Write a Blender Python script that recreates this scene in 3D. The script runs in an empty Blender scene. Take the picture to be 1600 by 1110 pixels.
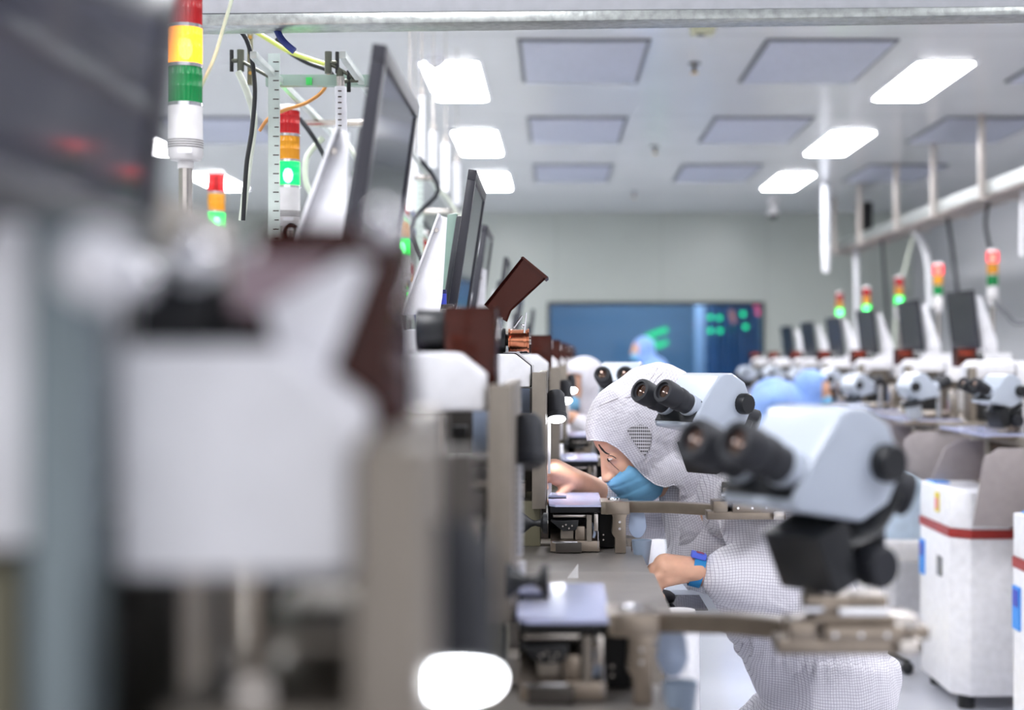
import bpy, bmesh, math, random
from mathutils import Vector, Matrix, Euler, noise
from mathutils.bvhtree import BVHTree
random.seed(7)
C = bpy.context.scene.collection
S = bpy.context.scene
CAMZ, F, VX, VY = 1.25, 2400.0, 868.0, 556.0
PI = math.pi
def R(a): return math.radians(a)
def P(px, py, Y):
    """a point of the place seen at pixel (px, py) that stands Y metres in front of the camera"""
    return Vector(((px-VX)*Y/F, Y, CAMZ+(VY-py)*Y/F))

# ---------------------------------------------------------------- camera, world, exposure
cam = bpy.data.cameras.new('camera'); co = bpy.data.objects.new('camera', cam); C.objects.link(co)
co.location = (0, 0, CAMZ); co.rotation_euler = (R(90), 0, 0)
cam.sensor_width = 36; cam.lens = 54
cam.shift_x = (800-VX)/1600; cam.shift_y = (VY-555)/1600
cam.clip_start = 0.02; cam.clip_end = 100
cam.dof.use_dof = True; cam.dof.focus_distance = 3.03; cam.dof.aperture_fstop = 2.5; cam.dof.aperture_blades = 0
S.camera = co
w = bpy.data.worlds.new('world'); S.world = w; w.use_nodes = True
bg = w.node_tree.nodes['Background']; bg.inputs[0].default_value = (.95, .95, 1, 1); bg.inputs[1].default_value = 1.05
S.view_settings.view_transform = 'Standard'; S.view_settings.look = 'None'
S.view_settings.exposure = 0.78; S.view_settings.gamma = 1; S.view_settings.use_curve_mapping = False
PANEL_W = 23.0     # brightness of the ceiling light panels

# ---------------------------------------------------------------- materials
def lin(c):
    return tuple((x/12.92 if x <= .04045 else ((x+.055)/1.055)**2.4) for x in c)
def rgb(r, g, b): return lin((r/255, g/255, b/255))
MATS = {}
def mat(name, col, rough=.5, metal=0, spec=.5, emis=None, es=0, trans=0, ior=1.45, alpha=1, sss=0, var=.06, vscale=30, bump=0, bscale=200, coat=0):
    if name in MATS: return MATS[name]
    m = bpy.data.materials.new(name); m.use_nodes = True; nt = m.node_tree; b = nt.nodes['Principled BSDF']
    b.inputs['Base Color'].default_value = (*col, 1); b.inputs['Roughness'].default_value = rough
    b.inputs['Metallic'].default_value = metal; b.inputs['Specular IOR Level'].default_value = spec
    b.inputs['Transmission Weight'].default_value = trans; b.inputs['IOR'].default_value = ior
    b.inputs['Alpha'].default_value = alpha; b.inputs['Coat Weight'].default_value = coat; b.inputs['Coat Roughness'].default_value = .08
    if sss:
        b.inputs['Subsurface Weight'].default_value = sss; b.inputs['Subsurface Radius'].default_value = (.02, .008, .004); b.inputs['Subsurface Scale'].default_value = .5
    if emis: b.inputs['Emission Color'].default_value = (*emis, 1); b.inputs['Emission Strength'].default_value = es
    tc = nt.nodes.new('ShaderNodeTexCoord')
    if var:
        n = nt.nodes.new('ShaderNodeTexNoise'); n.inputs['Scale'].default_value = vscale; n.inputs['Detail'].default_value = 3
        nt.links.new(tc.outputs['Object'], n.inputs['Vector'])
        mr = nt.nodes.new('ShaderNodeMapRange'); mr.inputs['From Min'].default_value = .3; mr.inputs['From Max'].default_value = .7
        mr.inputs['To Min'].default_value = 1-var; mr.inputs['To Max'].default_value = 1+var
        nt.links.new(n.outputs['Fac'], mr.inputs['Value'])
        vm = nt.nodes.new('ShaderNodeVectorMath'); vm.operation = 'SCALE'; vm.inputs[0].default_value = col
        nt.links.new(mr.outputs[0], vm.inputs['Scale']); nt.links.new(vm.outputs[0], b.inputs['Base Color'])
    if bump:
        n2 = nt.nodes.new('ShaderNodeTexNoise'); n2.inputs['Scale'].default_value = bscale; n2.inputs['Detail'].default_value = 4
        nt.links.new(tc.outputs['Object'], n2.inputs['Vector'])
        bp = nt.nodes.new('ShaderNodeBump'); bp.inputs['Strength'].default_value = bump; bp.inputs['Distance'].default_value = .002
        nt.links.new(n2.outputs['Fac'], bp.inputs['Height']); nt.links.new(bp.outputs[0], b.inputs['Normal'])
    MATS[name] = m; return m
def emit(name, col, st):
    if name in MATS: return MATS[name]
    m = bpy.data.materials.new(name); m.use_nodes = True; nt = m.node_tree; nt.nodes.clear()
    o = nt.nodes.new('ShaderNodeOutputMaterial'); e = nt.nodes.new('ShaderNodeEmission')
    e.inputs[0].default_value = (*col, 1); e.inputs[1].default_value = st; nt.links.new(e.outputs[0], o.inputs[0])
    MATS[name] = m; return m
def sheer(name, col, alpha, rough=.15, emis=None, es=0):
    """coloured clear plastic: part transparent tint, part glossy shell (same for every ray)"""
    if name in MATS: return MATS[name]
    m = bpy.data.materials.new(name); m.use_nodes = True; nt = m.node_tree; b = nt.nodes['Principled BSDF']
    b.inputs['Base Color'].default_value = (*col, 1); b.inputs['Roughness'].default_value = rough
    if emis: b.inputs['Emission Color'].default_value = (*emis, 1); b.inputs['Emission Strength'].default_value = es
    t = nt.nodes.new('ShaderNodeBsdfTransparent'); k = [min(1, c*1.2+.12) for c in col]; t.inputs[0].default_value = (*k, 1)
    mx = nt.nodes.new('ShaderNodeMixShader'); mx.inputs[0].default_value = alpha
    nt.links.new(t.outputs[0], mx.inputs[1]); nt.links.new(b.outputs[0], mx.inputs[2])
    nt.links.new(mx.outputs[0], nt.nodes['Material Output'].inputs[0]); MATS[name] = m; return m

WHITE = mat('white_enamel', rgb(238, 238, 242), .35, bump=.02)
CREAM = mat('cream_enamel', rgb(226, 225, 226), .4)
BEIGE = mat('beige_paint', rgb(132, 124, 114), .42, bump=.05, metal=.35, var=.08)
OLIVE = mat('olive_grey_paint', rgb(118, 114, 92), .5)
TEAL = mat('grey_green_extrusion', rgb(120, 132, 136), .45, metal=.3)
BEDM = mat('brushed_bed_plate', rgb(142, 137, 132), .38, metal=.55, var=.1, vscale=12, bump=.04)
STEEL = mat('steel', rgb(190, 184, 178), .25, metal=1)
NICKEL = mat('satin_nickel', rgb(142, 131, 119), .3, metal=.9, var=.1)
DSTEEL = mat('dark_steel', rgb(78, 74, 70), .35, metal=.7)
CHROME = mat('chrome', rgb(225, 225, 228), .1, metal=1, var=0)
BLACK = mat('black_plastic', rgb(26, 28, 31), .38)
BLACKM = mat('matte_black', rgb(16, 17, 19), .55)
RUBBER = mat('black_rubber', rgb(34, 36, 42), .6)
GREY = mat('grey_plastic', rgb(120, 122, 126), .45)
LGREY = mat('light_grey_plastic', rgb(190, 197, 208), .4)
SCOPE = mat('pale_grey_enamel', rgb(180, 189, 202), .3, coat=.3, var=.02)
COPPER = mat('copper_wire', rgb(215, 140, 105), .22, metal=1, var=.1)
BRASS = mat('brass', rgb(205, 165, 95), .3, metal=1)
AMBER = sheer('brown_smoked_plastic', rgb(104, 50, 38), .32, .12)
CLEAR = sheer('lilac_clear_plastic', rgb(190, 195, 225), .8, .12)
CLEARTUBE = sheer('clear_hose', rgb(215, 222, 205), .55, .15)
FLAPM = mat('blue_grey_plastic', rgb(158, 172, 196), .45)
CUPM = mat('grey_blue_cup', rgb(128, 142, 160), .4)
GUARD = mat('grey_guard_sheet', rgb(158, 150, 150), .45, metal=.25, bump=.05)
REDM = mat('dark_red_band', rgb(160, 48, 44), .4)
BLUEM = mat('blue_plastic', rgb(60, 75, 190), .4)
CYANM = mat('cyan_label', rgb(70, 150, 235), .5)
YELLOWM = mat('yellow_vinyl', rgb(225, 205, 60), .5)
PINKM = mat('pink_label', rgb(225, 140, 150), .5)
PAPER = mat('label_paper', rgb(236, 236, 240), .6)
ORANGEH = mat('orange_hose', rgb(215, 150, 85), .4)
LIMEH = mat('yellow_green_hose', rgb(205, 215, 110), .4)
BLUEH = mat('navy_hose', rgb(35, 50, 120), .4)
GALV = mat('galvanised_steel', rgb(160, 164, 162), .35, metal=.85, var=.22, vscale=60, bump=.3, bscale=90)
DUCT = mat('grey_duct_paint', rgb(176, 178, 184), .4)
PORCEL = mat('off_white_plastic', rgb(222, 220, 220), .4)
EMW = emit('lamp_white', (.93, .95, 1), 22)
SKIN = mat('skin', rgb(214, 166, 140), .5, sss=.12, var=.07, vscale=40)
HAIR = mat('dark_hair', rgb(30, 24, 24), .6)

def fabric(name, col, line, pitch=.0062, lw=.14, rot=0, bump=.35):
    m = bpy.data.materials.new(name); m.use_nodes = True; nt = m.node_tree; b = nt.nodes['Principled BSDF']
    b.inputs['Roughness'].default_value = .65; b.inputs['Sheen Weight'].default_value = .3
    tc = nt.nodes.new('ShaderNodeTexCoord'); nz = nt.nodes.new('ShaderNodeTexNoise'); nz.inputs['Scale'].default_value = 7; nz.inputs['Detail'].default_value = 1
    nt.links.new(tc.outputs['Object'], nz.inputs['Vector'])
    sub = nt.nodes.new('ShaderNodeVectorMath'); sub.operation = 'MULTIPLY_ADD'; sub.inputs[1].default_value = (.045, .045, .045)
    nt.links.new(nz.outputs['Color'], sub.inputs[0]); nt.links.new(tc.outputs['Object'], sub.inputs[2])
    mp = nt.nodes.new('ShaderNodeMapping'); mp.inputs['Rotation'].default_value = (0, rot, 0); nt.links.new(sub.outputs[0], mp.inputs['Vector'])
    sp = nt.nodes.new('ShaderNodeSeparateXYZ'); nt.links.new(mp.outputs[0], sp.inputs[0])
    outs = []
    for ax in ('X', 'Z'):
        d = nt.nodes.new('ShaderNodeMath'); d.operation = 'DIVIDE'; d.inputs[1].default_value = pitch; nt.links.new(sp.outputs[ax], d.inputs[0])
        f = nt.nodes.new('ShaderNodeMath'); f.operation = 'FRACT'; nt.links.new(d.outputs[0], f.inputs[0])
        l = nt.nodes.new('ShaderNodeMath'); l.operation = 'LESS_THAN'; l.inputs[1].default_value = lw; nt.links.new(f.outputs[0], l.inputs[0]); outs.append(l)
    mx = nt.nodes.new('ShaderNodeMath'); mx.operation = 'MAXIMUM'; nt.links.new(outs[0].outputs[0], mx.inputs[0]); nt.links.new(outs[1].outputs[0], mx.inputs[1])
    mc = nt.nodes.new('ShaderNodeMix'); mc.data_type = 'RGBA'; mc.inputs[6].default_value = (*col, 1); mc.inputs[7].default_value = (*line, 1)
    nt.links.new(mx.outputs[0], mc.inputs[0]); nt.links.new(mc.outputs[2], b.inputs['Base Color'])
    n2 = nt.nodes.new('ShaderNodeTexNoise'); n2.inputs['Scale'].default_value = 26; n2.inputs['Detail'].default_value = 3; n2.inputs['Distortion'].default_value = 1.2
    nt.links.new(tc.outputs['Object'], n2.inputs['Vector'])
    bp = nt.nodes.new('ShaderNodeBump'); bp.inputs['Strength'].default_value = bump; bp.inputs['Distance'].default_value = .012
    nt.links.new(n2.outputs['Fac'], bp.inputs['Height']); nt.links.new(bp.outputs[0], b.inputs['Normal'])
    MATS[name] = m; return m
SUIT = fabric('white_grid_cleanroom_cloth', rgb(216, 214, 221), rgb(154, 150, 164), pitch=.0052)
HOODM = fabric('white_grid_hood_cloth', rgb(213, 211, 218), rgb(160, 156, 170), pitch=.0048, rot=R(28), bump=.5)
BLUESUIT = fabric('blue_cleanroom_cloth', rgb(135, 172, 235), rgb(120, 155, 220))
LBLUE = mat('pale_blue_cover', rgb(196, 214, 230), .6)
MASKM = mat('blue_mask_cloth', rgb(122, 184, 222), .65, var=.05)

def perforated(name):
    m = bpy.data.materials.new(name); m.use_nodes = True; nt = m.node_tree; b = nt.nodes['Principled BSDF']
    tc = nt.nodes.new('ShaderNodeTexCoord'); sp = nt.nodes.new('ShaderNodeSeparateXYZ'); nt.links.new(tc.outputs['Object'], sp.inputs[0])
    def mth(op, a, bb):
        n = nt.nodes.new('ShaderNodeMath'); n.operation = op
        for i, v in enumerate((a, bb)):
            if v is None: continue
            if isinstance(v, (int, float)): n.inputs[i].default_value = v
            else: nt.links.new(v, n.inputs[i])
        return n.outputs[0]
    k = 2*PI/.0075
    a = mth('SINE', mth('MULTIPLY', mth('ADD', sp.outputs['X'], mth('MULTIPLY', sp.outputs['Z'], .55)), k), None)
    c = mth('SINE', mth('MULTIPLY', mth('SUBTRACT', sp.outputs['X'], mth('MULTIPLY', sp.outputs['Z'], .55)), k), None)
    h = mth('GREATER_THAN', mth('MULTIPLY', a, c), .12)
    mc = nt.nodes.new('ShaderNodeMix'); mc.data_type = 'RGBA'; mc.inputs[6].default_value = (*rgb(205, 203, 208), 1); mc.inputs[7].default_value = (*rgb(48, 46, 52), 1)
    nt.links.new(h, mc.inputs[0]); nt.links.new(mc.outputs[2], b.inputs['Base Color']); MATS[name] = m; return m
EARMESH = perforated('perforated_ear_mesh')
def brushed_wall(name, col, rough, seam, spec=.5):
    m = mat(name, col, rough, spec=spec, var=.03, vscale=1.5)
    nt = m.node_tree; b = nt.nodes['Principled BSDF']
    src = b.inputs['Base Color'].links[0].from_socket
    tc = nt.nodes.new('ShaderNodeTexCoord'); sp = nt.nodes.new('ShaderNodeSeparateXYZ'); nt.links.new(tc.outputs['Object'], sp.inputs[0])
    ax, pitch = seam
    d = nt.nodes.new('ShaderNodeMath'); d.operation = 'DIVIDE'; d.inputs[1].default_value = pitch; nt.links.new(sp.outputs[ax], d.inputs[0])
    f = nt.nodes.new('ShaderNodeMath'); f.operation = 'FRACT'; nt.links.new(d.outputs[0], f.inputs[0])
    l = nt.nodes.new('ShaderNodeMath'); l.operation = 'LESS_THAN'; l.inputs[1].default_value = .012; nt.links.new(f.outputs[0], l.inputs[0])
    mc = nt.nodes.new('ShaderNodeMix'); mc.data_type = 'RGBA'; nt.links.new(l.outputs[0], mc.inputs[0]); nt.links.new(src, mc.inputs[6])
    mc.inputs[7].default_value = (*[c*.86 for c in col], 1); nt.links.new(mc.outputs[2], b.inputs['Base Color']); return m

# ---------------------------------------------------------------- mesh helpers
class MB:
    def __init__(s): s.bm = bmesh.new()
    def _m(s, vs, M):
        for v in vs: v.co = M @ v.co
        return s
    def box(s, lo, hi, M=None):
        lo, hi = Vector(lo), Vector(hi); c = (lo+hi)/2; d = hi-lo
        r = bmesh.ops.create_cube(s.bm, size=1); vs = r['verts']
        s._m(vs, (M or Matrix()) @ Matrix.Translation(c) @ Matrix.Diagonal((abs(d.x), abs(d.y), abs(d.z), 1))); return s
    def cyl(s, p0, p1, r0, r1=None, n=24, caps=True):
        p0, p1 = Vector(p0), Vector(p1); d = p1-p0; L = d.length
        r = bmesh.ops.create_cone(s.bm, cap_ends=caps, segments=n, radius1=r0, radius2=r0 if r1 is None else r1, depth=L)
        q = Vector((0, 0, 1)).rotation_difference(d.normalized()).to_matrix().to_4x4()
        s._m(r['verts'], Matrix.Translation((p0+p1)/2) @ q); return s
    def ball(s, c, r, n=16, M=None):
        rr = r if hasattr(r, '__len__') else (r, r, r)
        q = bmesh.ops.create_uvsphere(s.bm, u_segments=n, v_segments=max(8, n//2), radius=1)
        s._m(q['verts'], Matrix.Translation(Vector(c)) @ (M or Matrix()) @ Matrix.Diagonal((*rr, 1))); return s
    def prism(s, pts, ax, a, b):
        """polygon pts in the plane across axis ax, extruded from a to b"""
        def mk(p, t):
            if ax == 'y': return (p[0], t, p[1])
            if ax == 'x': return (t, p[0], p[1])
            return (p[0], p[1], t)
        v0 = [s.bm.verts.new(mk(p, a)) for p in pts]; v1 = [s.bm.verts.new(mk(p, b)) for p in pts]; n = len(pts)
        s.bm.faces.new(v0); s.bm.faces.new(v1[::-1])
        for i in range(n): s.bm.faces.new((v0[i], v1[i], v1[(i+1) % n], v0[(i+1) % n]))
        return s
    def lathe(s, prof, p0, axis=(0, 0, 1), n=32, rib=0, nr=0):
        q = Vector((0, 0, 1)).rotation_difference(Vector(axis).normalized()).to_matrix().to_4x4(); M = Matrix.Translation(Vector(p0)) @ q
        rings = []
        for r, z in prof:
            if r < 1e-6: rings.append([s.bm.verts.new(M @ Vector((0, 0, z)))])
            else: rings.append([s.bm.verts.new(M @ Vector(((r+(rib if i % 2 else 0))*math.cos(2*PI*i/n), (r+(rib if i % 2 else 0))*math.sin(2*PI*i/n), z))) for i in range(n)])
        for a, b in zip(rings, rings[1:]):
            for i in range(n):
                j = (i+1) % n
                if len(a) == 1 and len(b) == 1: continue
                if len(a) == 1: s.bm.faces.new((a[0], b[i], b[j]))
                elif len(b) == 1: s.bm.faces.new((a[i], a[j], b[0]))
                else: s.bm.faces.new((a[i], a[j], b[j], b[i]))
        return s
    def tube(s, pts, r, n=10, res=6, radii=None):
        pts = [Vector(p) for p in pts]; out = []; rad = []
        for i in range(len(pts)-1):
            p0 = pts[max(i-1, 0)]; p1 = pts[i]; p2 = pts[i+1]; p3 = pts[min(i+2, len(pts)-1)]
            for k in range(res):
                t = k/res
                out.append(.5*((2*p1)+(-p0+p2)*t+(2*p0-5*p1+4*p2-p3)*t*t+(-p0+3*p1-3*p2+p3)*t**3))
                rad.append(r if not radii else radii[i]*(1-t)+radii[i+1]*t)
        out.append(pts[-1]); rad.append(r if not radii else radii[-1])
        up = Vector((0, 0, 1)); rings = []; u = None
        for i, p in enumerate(out):
            d = (out[min(i+1, len(out)-1)]-out[max(i-1, 0)]).normalized()
            if u is None:
                u = d.cross(up if abs(d.z) < .9 else Vector((1, 0, 0))).normalized()
            else: u = (u-d*u.dot(d)).normalized()
            v = d.cross(u)
            rings.append([s.bm.verts.new(p+(u*math.cos(2*PI*k/n)+v*math.sin(2*PI*k/n))*rad[i]) for k in range(n)])
        for a, b in zip(rings, rings[1:]):
            for k in range(n): s.bm.faces.new((a[k], a[(k+1) % n], b[(k+1) % n], b[k]))
        s.bm.faces.new(rings[0][::-1]); s.bm.faces.new(rings[-1]); return s
    def build(s, name, m, root=None, bev=0, smooth=35, seg=2, off=None):
        """one mesh object; its points are given in place, root stands where it stands"""
        me = bpy.data.meshes.new(name); base = Vector((0, 0, 0))
        r = root
        while r is not None: base += r.location; r = r.parent
        if off is not None: base -= Vector(off)
        bmesh.ops.recalc_face_normals(s.bm, faces=s.bm.faces)
        if bev:
            es = [e for e in s.bm.edges if len(e.link_faces) == 2 and e.calc_face_angle(0) > R(30)]
            try: bmesh.ops.bevel(s.bm, geom=es, offset=bev, segments=seg, profile=.6, affect='EDGES', clamp_overlap=True)
            except Exception: pass
        bmesh.ops.translate(s.bm, verts=s.bm.verts, vec=-base)
        s.bm.to_mesh(me); s.bm.free(); me.materials.append(m)
        o = bpy.data.objects.new(name, me); C.objects.link(o); o.parent = root
        if smooth:
            me.polygons.foreach_set('use_smooth', [True]*len(me.polygons))
            ang = R(smooth); b2 = bmesh.new(); b2.from_mesh(me)
            for e in b2.edges: e.smooth = not (len(e.link_faces) == 2 and e.calc_face_angle(0) > ang)
            b2.to_mesh(me); b2.free()
        return o
def thing(name, label, cat, loc=(0, 0, 0), rot=None, group=None):
    o = bpy.data.objects.new(name, None); C.objects.link(o); o.empty_display_size = .05
    o.location = loc
    if rot: o.rotation_euler = rot
    o['label'] = label; o['category'] = cat
    if group: o['group'] = group
    return o
def tag(o, label, cat, group=None):
    o['label'] = label; o['category'] = cat
    if group: o['group'] = group
    return o
def struct(o): o['kind'] = 'structure'; return o
def copy_tree(o, parent=None, dloc=(0, 0, 0)):
    c = o.copy(); C.objects.link(c); c.parent = parent
    if parent is None: c.location = o.location+Vector(dloc)
    for ch in list(o.children): copy_tree(ch, c)
    return c
ORD = ['nearest', 'second nearest', 'third nearest', 'fourth nearest', 'fifth nearest', 'sixth nearest', 'seventh nearest', 'eighth nearest', 'ninth nearest', 'tenth nearest', 'eleventh nearest', 'twelfth nearest']

def blob(prims, voxel, smooth=4, warp=None, keep=None, solid=0, edge=None):
    """a continuous skin round a list of overlapping solids -> (bmesh holder)"""
    vs, fs = [], []
    def sph(c, r, M=None, nu=22, nv=12):
        rr = r if hasattr(r, '__len__') else (r, r, r); c = Vector(c); b0 = len(vs)
        for j in range(nv+1):
            th = PI*j/nv
            for i in range(nu if 0 < j < nv else 1):
                ph = 2*PI*i/nu; v = Vector((math.sin(th)*math.cos(ph)*rr[0], math.sin(th)*math.sin(ph)*rr[1], math.cos(th)*rr[2]))
                vs.append(c+(M @ v if M else v))
        at = lambda j, i: b0 if j == 0 else (b0+1+(nv-1)*nu if j == nv else b0+1+(j-1)*nu+i % nu)
        for j in range(nv):
            for i in range(nu):
                if j == 0: fs.append((at(0, 0), at(1, i), at(1, i+1)))
                elif j == nv-1: fs.append((at(j, i), at(nv, 0), at(j, i+1)))
                else: fs.append((at(j, i), at(j+1, i), at(j+1, i+1), at(j, i+1)))
    for p in prims:
        if p[0] == 'e': sph(p[1], p[2], Euler(p[3]).to_matrix() if len(p) > 3 else None)
        else:
            _, a, c, r0, r1 = p; a, c = Vector(a), Vector(c)
            sph(a, r0); sph(c, r1)
            n = max(1, int((c-a).length/(min(r0, r1)*.33)))
            for i in range(1, n): sph(a.lerp(c, i/n), r0+(r1-r0)*i/n)
    me = bpy.data.meshes.new('t'); me.from_pydata(vs, [], fs); me.update()
    o = bpy.data.objects.new('t', me); C.objects.link(o)
    m = o.modifiers.new('r', 'REMESH'); m.mode = 'VOXEL'; m.voxel_size = voxel; m.use_smooth_shade = True
    if smooth: q = o.modifiers.new('s', 'SMOOTH'); q.iterations = smooth; q.factor = .5
    dg = bpy.context.evaluated_depsgraph_get(); dg.update()
    me2 = bpy.data.meshes.new_from_object(o.evaluated_get(dg))
    bpy.data.objects.remove(o); bpy.data.meshes.remove(me)
    h = MB(); h.bm.from_mesh(me2); bpy.data.meshes.remove(me2)
    if warp:
        h.bm.normal_update(); new = [(v, v.co+v.normal*warp(v.co, v.normal)) for v in h.bm.verts]
        for v, c in new: v.co = c
    if keep:
        bmesh.ops.delete(h.bm, geom=[v for v in h.bm.verts if not keep(v.co)], context='VERTS')
    if edge:
        for v in h.bm.verts: v.co = edge(v.co)
    if solid:
        bmesh.ops.solidify(h.bm, geom=h.bm.faces[:], thickness=solid)
    return h
def folds(amp, sc, seed=0, stretch=(1, 1, 1)):
    def f(c, n):
        q = Vector((c.x*stretch[0], c.y*stretch[1], c.z*stretch[2]))*sc+Vector((seed, seed*1.7, 0))
        a = noise.noise(q); b = noise.noise(q*2.3+Vector((3, 5, 7)))
        return amp*((1-abs(a)*3.2)*.75+b*.5)
    return f

# ================================================================ THE ROOM
YB, HC = 17.2, 2.85
XL, XR = -5.2, 4.0
CEILM = brushed_wall('ceiling_panel_paint', rgb(226, 227, 229), .2, ('Y', 2.55), .55)
WALLM = brushed_wall('wall_panel_paint', rgb(188, 194, 186), .28, ('X', 1.18), .5)
FLOORM = mat('grey_epoxy_floor', rgb(196, 198, 206), .22, var=.04, vscale=2, coat=.2)
struct(MB().box((XL, -4, -.1), (XR, YB, 0)).build('floor', FLOORM, smooth=0))
struct(MB().box((XL, -4, HC), (XR, YB, HC+.1)).build('ceiling', CEILM, smooth=0))
struct(MB().box((XL-.1, -4, 0), (XL, YB, HC)).build('wall_left', WALLM, smooth=0))
struct(MB().box((XR, -4, 0), (XR+.1, YB, HC)).build('wall_right', brushed_wall('wall_panel_paint_side', rgb(196, 196, 200), .3, ('Y', 1.18)), smooth=0))
# back wall with the window opening
wx0, wx1, wz0, wz1 = P(860, 0, YB).x, P(1189, 0, YB).x, .95, P(0, 477, YB).z
b = MB()
b.box((XL, YB, 0), (wx0, YB+.12, HC)); b.box((wx1, YB, 0), (XR, YB+.12, HC))
b.box((wx0, YB, 0), (wx1, YB+.12, wz0)); b.box((wx0, YB, wz1), (wx1, YB+.12, HC))
struct(b.build('wall_back', WALLM, smooth=0))
b = MB(); t = .035
b.box((wx0-t, YB-.03, wz0-t), (wx0, YB+.03, wz1+t)); b.box((wx1, YB-.03, wz0-t), (wx1+t, YB+.03, wz1+t))
b.box((wx0, YB-.03, wz1), (wx1, YB+.03, wz1+t)); b.box((wx0, YB-.03, wz0-t), (wx1, YB+.03, wz0))
wn = struct(b.build('window_1', BLACK, bev=.003))
gl = sheer('blue_tinted_glass', rgb(150, 172, 195), .3, .03)
gl.node_tree.nodes['Principled BSDF'].inputs['Base Color'].default_value = (*rgb(38, 72, 108), 1)
struct(MB().box((wx0, YB, wz0), (wx1, YB+.012, wz1)).build('window_pane', gl, wn, smooth=0))
# the dim room behind the glass
BR = mat('blue_room_wall', rgb(138, 150, 156), .6)
b = MB(); b.box((wx0-1, YB+2.4, 0), (wx1+1, YB+2.5, HC)); b.box((wx0-1.1, YB+.12, 0), (wx0-1, YB+2.5, HC)); b.box((wx1+1, YB+.12, 0), (wx1+1.1, YB+2.5, HC))
struct(b.build('wall_far_room', BR, smooth=0))
struct(MB().box((wx0-1, YB+.12, -.1), (wx1+1, YB+2.5, 0)).build('floor_far_room', FLOORM, smooth=0))
struct(MB().box((wx0-1, YB+.12, HC), (wx1+1, YB+2.5, HC+.1)).build('ceiling_far_room', CEILM, smooth=0))
tag(MB().box((P(1086, 0, YB+1.2).x, YB+1.1, 0), (P(1101, 0, YB+1.2).x, YB+1.25, HC-.01)).build('pillar', WHITE, bev=.004), 'pale vertical pillar seen behind the window glass', 'pillar')
pl = bpy.data.lights.new('far_room_lamp', 'AREA'); pl.energy = 95; pl.size = .8; pl.color = (.85, .93, 1)
o = bpy.data.objects.new('far_room_lamp', pl); C.objects.link(o); o.location = ((wx0+wx1)/2-.1, YB+.65, HC-.05)
CURT = mat('blue_curtain_cloth', rgb(130, 160, 195), .7)
xs0, xs1 = P(1104, 0, YB+1.9).x, P(1215, 0, YB+1.9).x
b = MB(); n = 90; top = []; bot = []
for i in range(n+1):
    x = xs0+(xs1-xs0)*i/n; y = YB+1.9+.03*math.sin(i*.9)+.015*math.sin(i*.37)
    top.append(b.bm.verts.new((x, y, 2.5))); bot.append(b.bm.verts.new((x, y, .1)))
for i in range(n): b.bm.faces.new((top[i], top[i+1], bot[i+1], bot[i]))
bmesh.ops.solidify(b.bm, geom=b.bm.faces[:], thickness=.004)
tag(b.build('curtain', CURT), 'pleated pale blue curtain behind the right part of the window', 'curtain')
# glowing balls added behind the glass as reflections of the signal towers
for i, (px, py, c) in enumerate([(1110, 496, 'g'), (1124, 497, 'g'), (1110, 517, 'g'), (1125, 517, 'g'), (1161, 491, 'g'), (1165, 511, 'g'), (1182, 478, 'r'), (1185, 489, 'r')]):
    p = P(px, py, YB+1.75); m_ = emit('green_reflection', (.02, 1, .25), 5) if c == 'g' else emit('red_reflection', (1, .08, .12), 6)
    o = MB().ball(p, .028, 12).build('reflected_light', m_)
    tag(o, ('green' if c == 'g' else 'red')+' reflected tower light added behind the window, '+['upper left of the green four', 'upper right of the green four', 'lower left of the green four', 'lower right of the green four', 'above the other by the right frame', 'below the other by the right frame', 'in the top right corner', 'just under the corner one'][i], 'reflected light', 'reflected tower lights behind the window')
b = MB().tube([P(1142, 485, YB+1.75), P(1144, 494, YB+1.75), P(1147, 505, YB+1.75)], .03, 8)
tag(b.build('reflected_light', emit('orange_reflection', (1, .32, .2), 1.6)), 'tall orange reflected light, added as a strip behind the right of the window', 'reflected light')  # orange strip added behind the glass as another reflected light
b = MB(); y_ = YB+1.4
b.tube([P(1043, 515, y_), P(1030, 519, y_), P(1015, 524, y_)], .034, 8); b.tube([P(1012, 522, y_), P(1013, 530, y_), P(1022, 536, y_), P(1030, 541, y_)], .034, 8); b.tube([P(1024, 542, y_), P(1036, 538, y_), P(1043, 533, y_)], .03, 8)
tag(b.build('green_reflection_strip', emit('green_strip', (.02, 1, .22), 2.6)), 'bright green curved reflection, added as a glowing strip behind the middle of the window', 'light')  # curved glowing strip added in place of a green reflection in the glass

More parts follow.
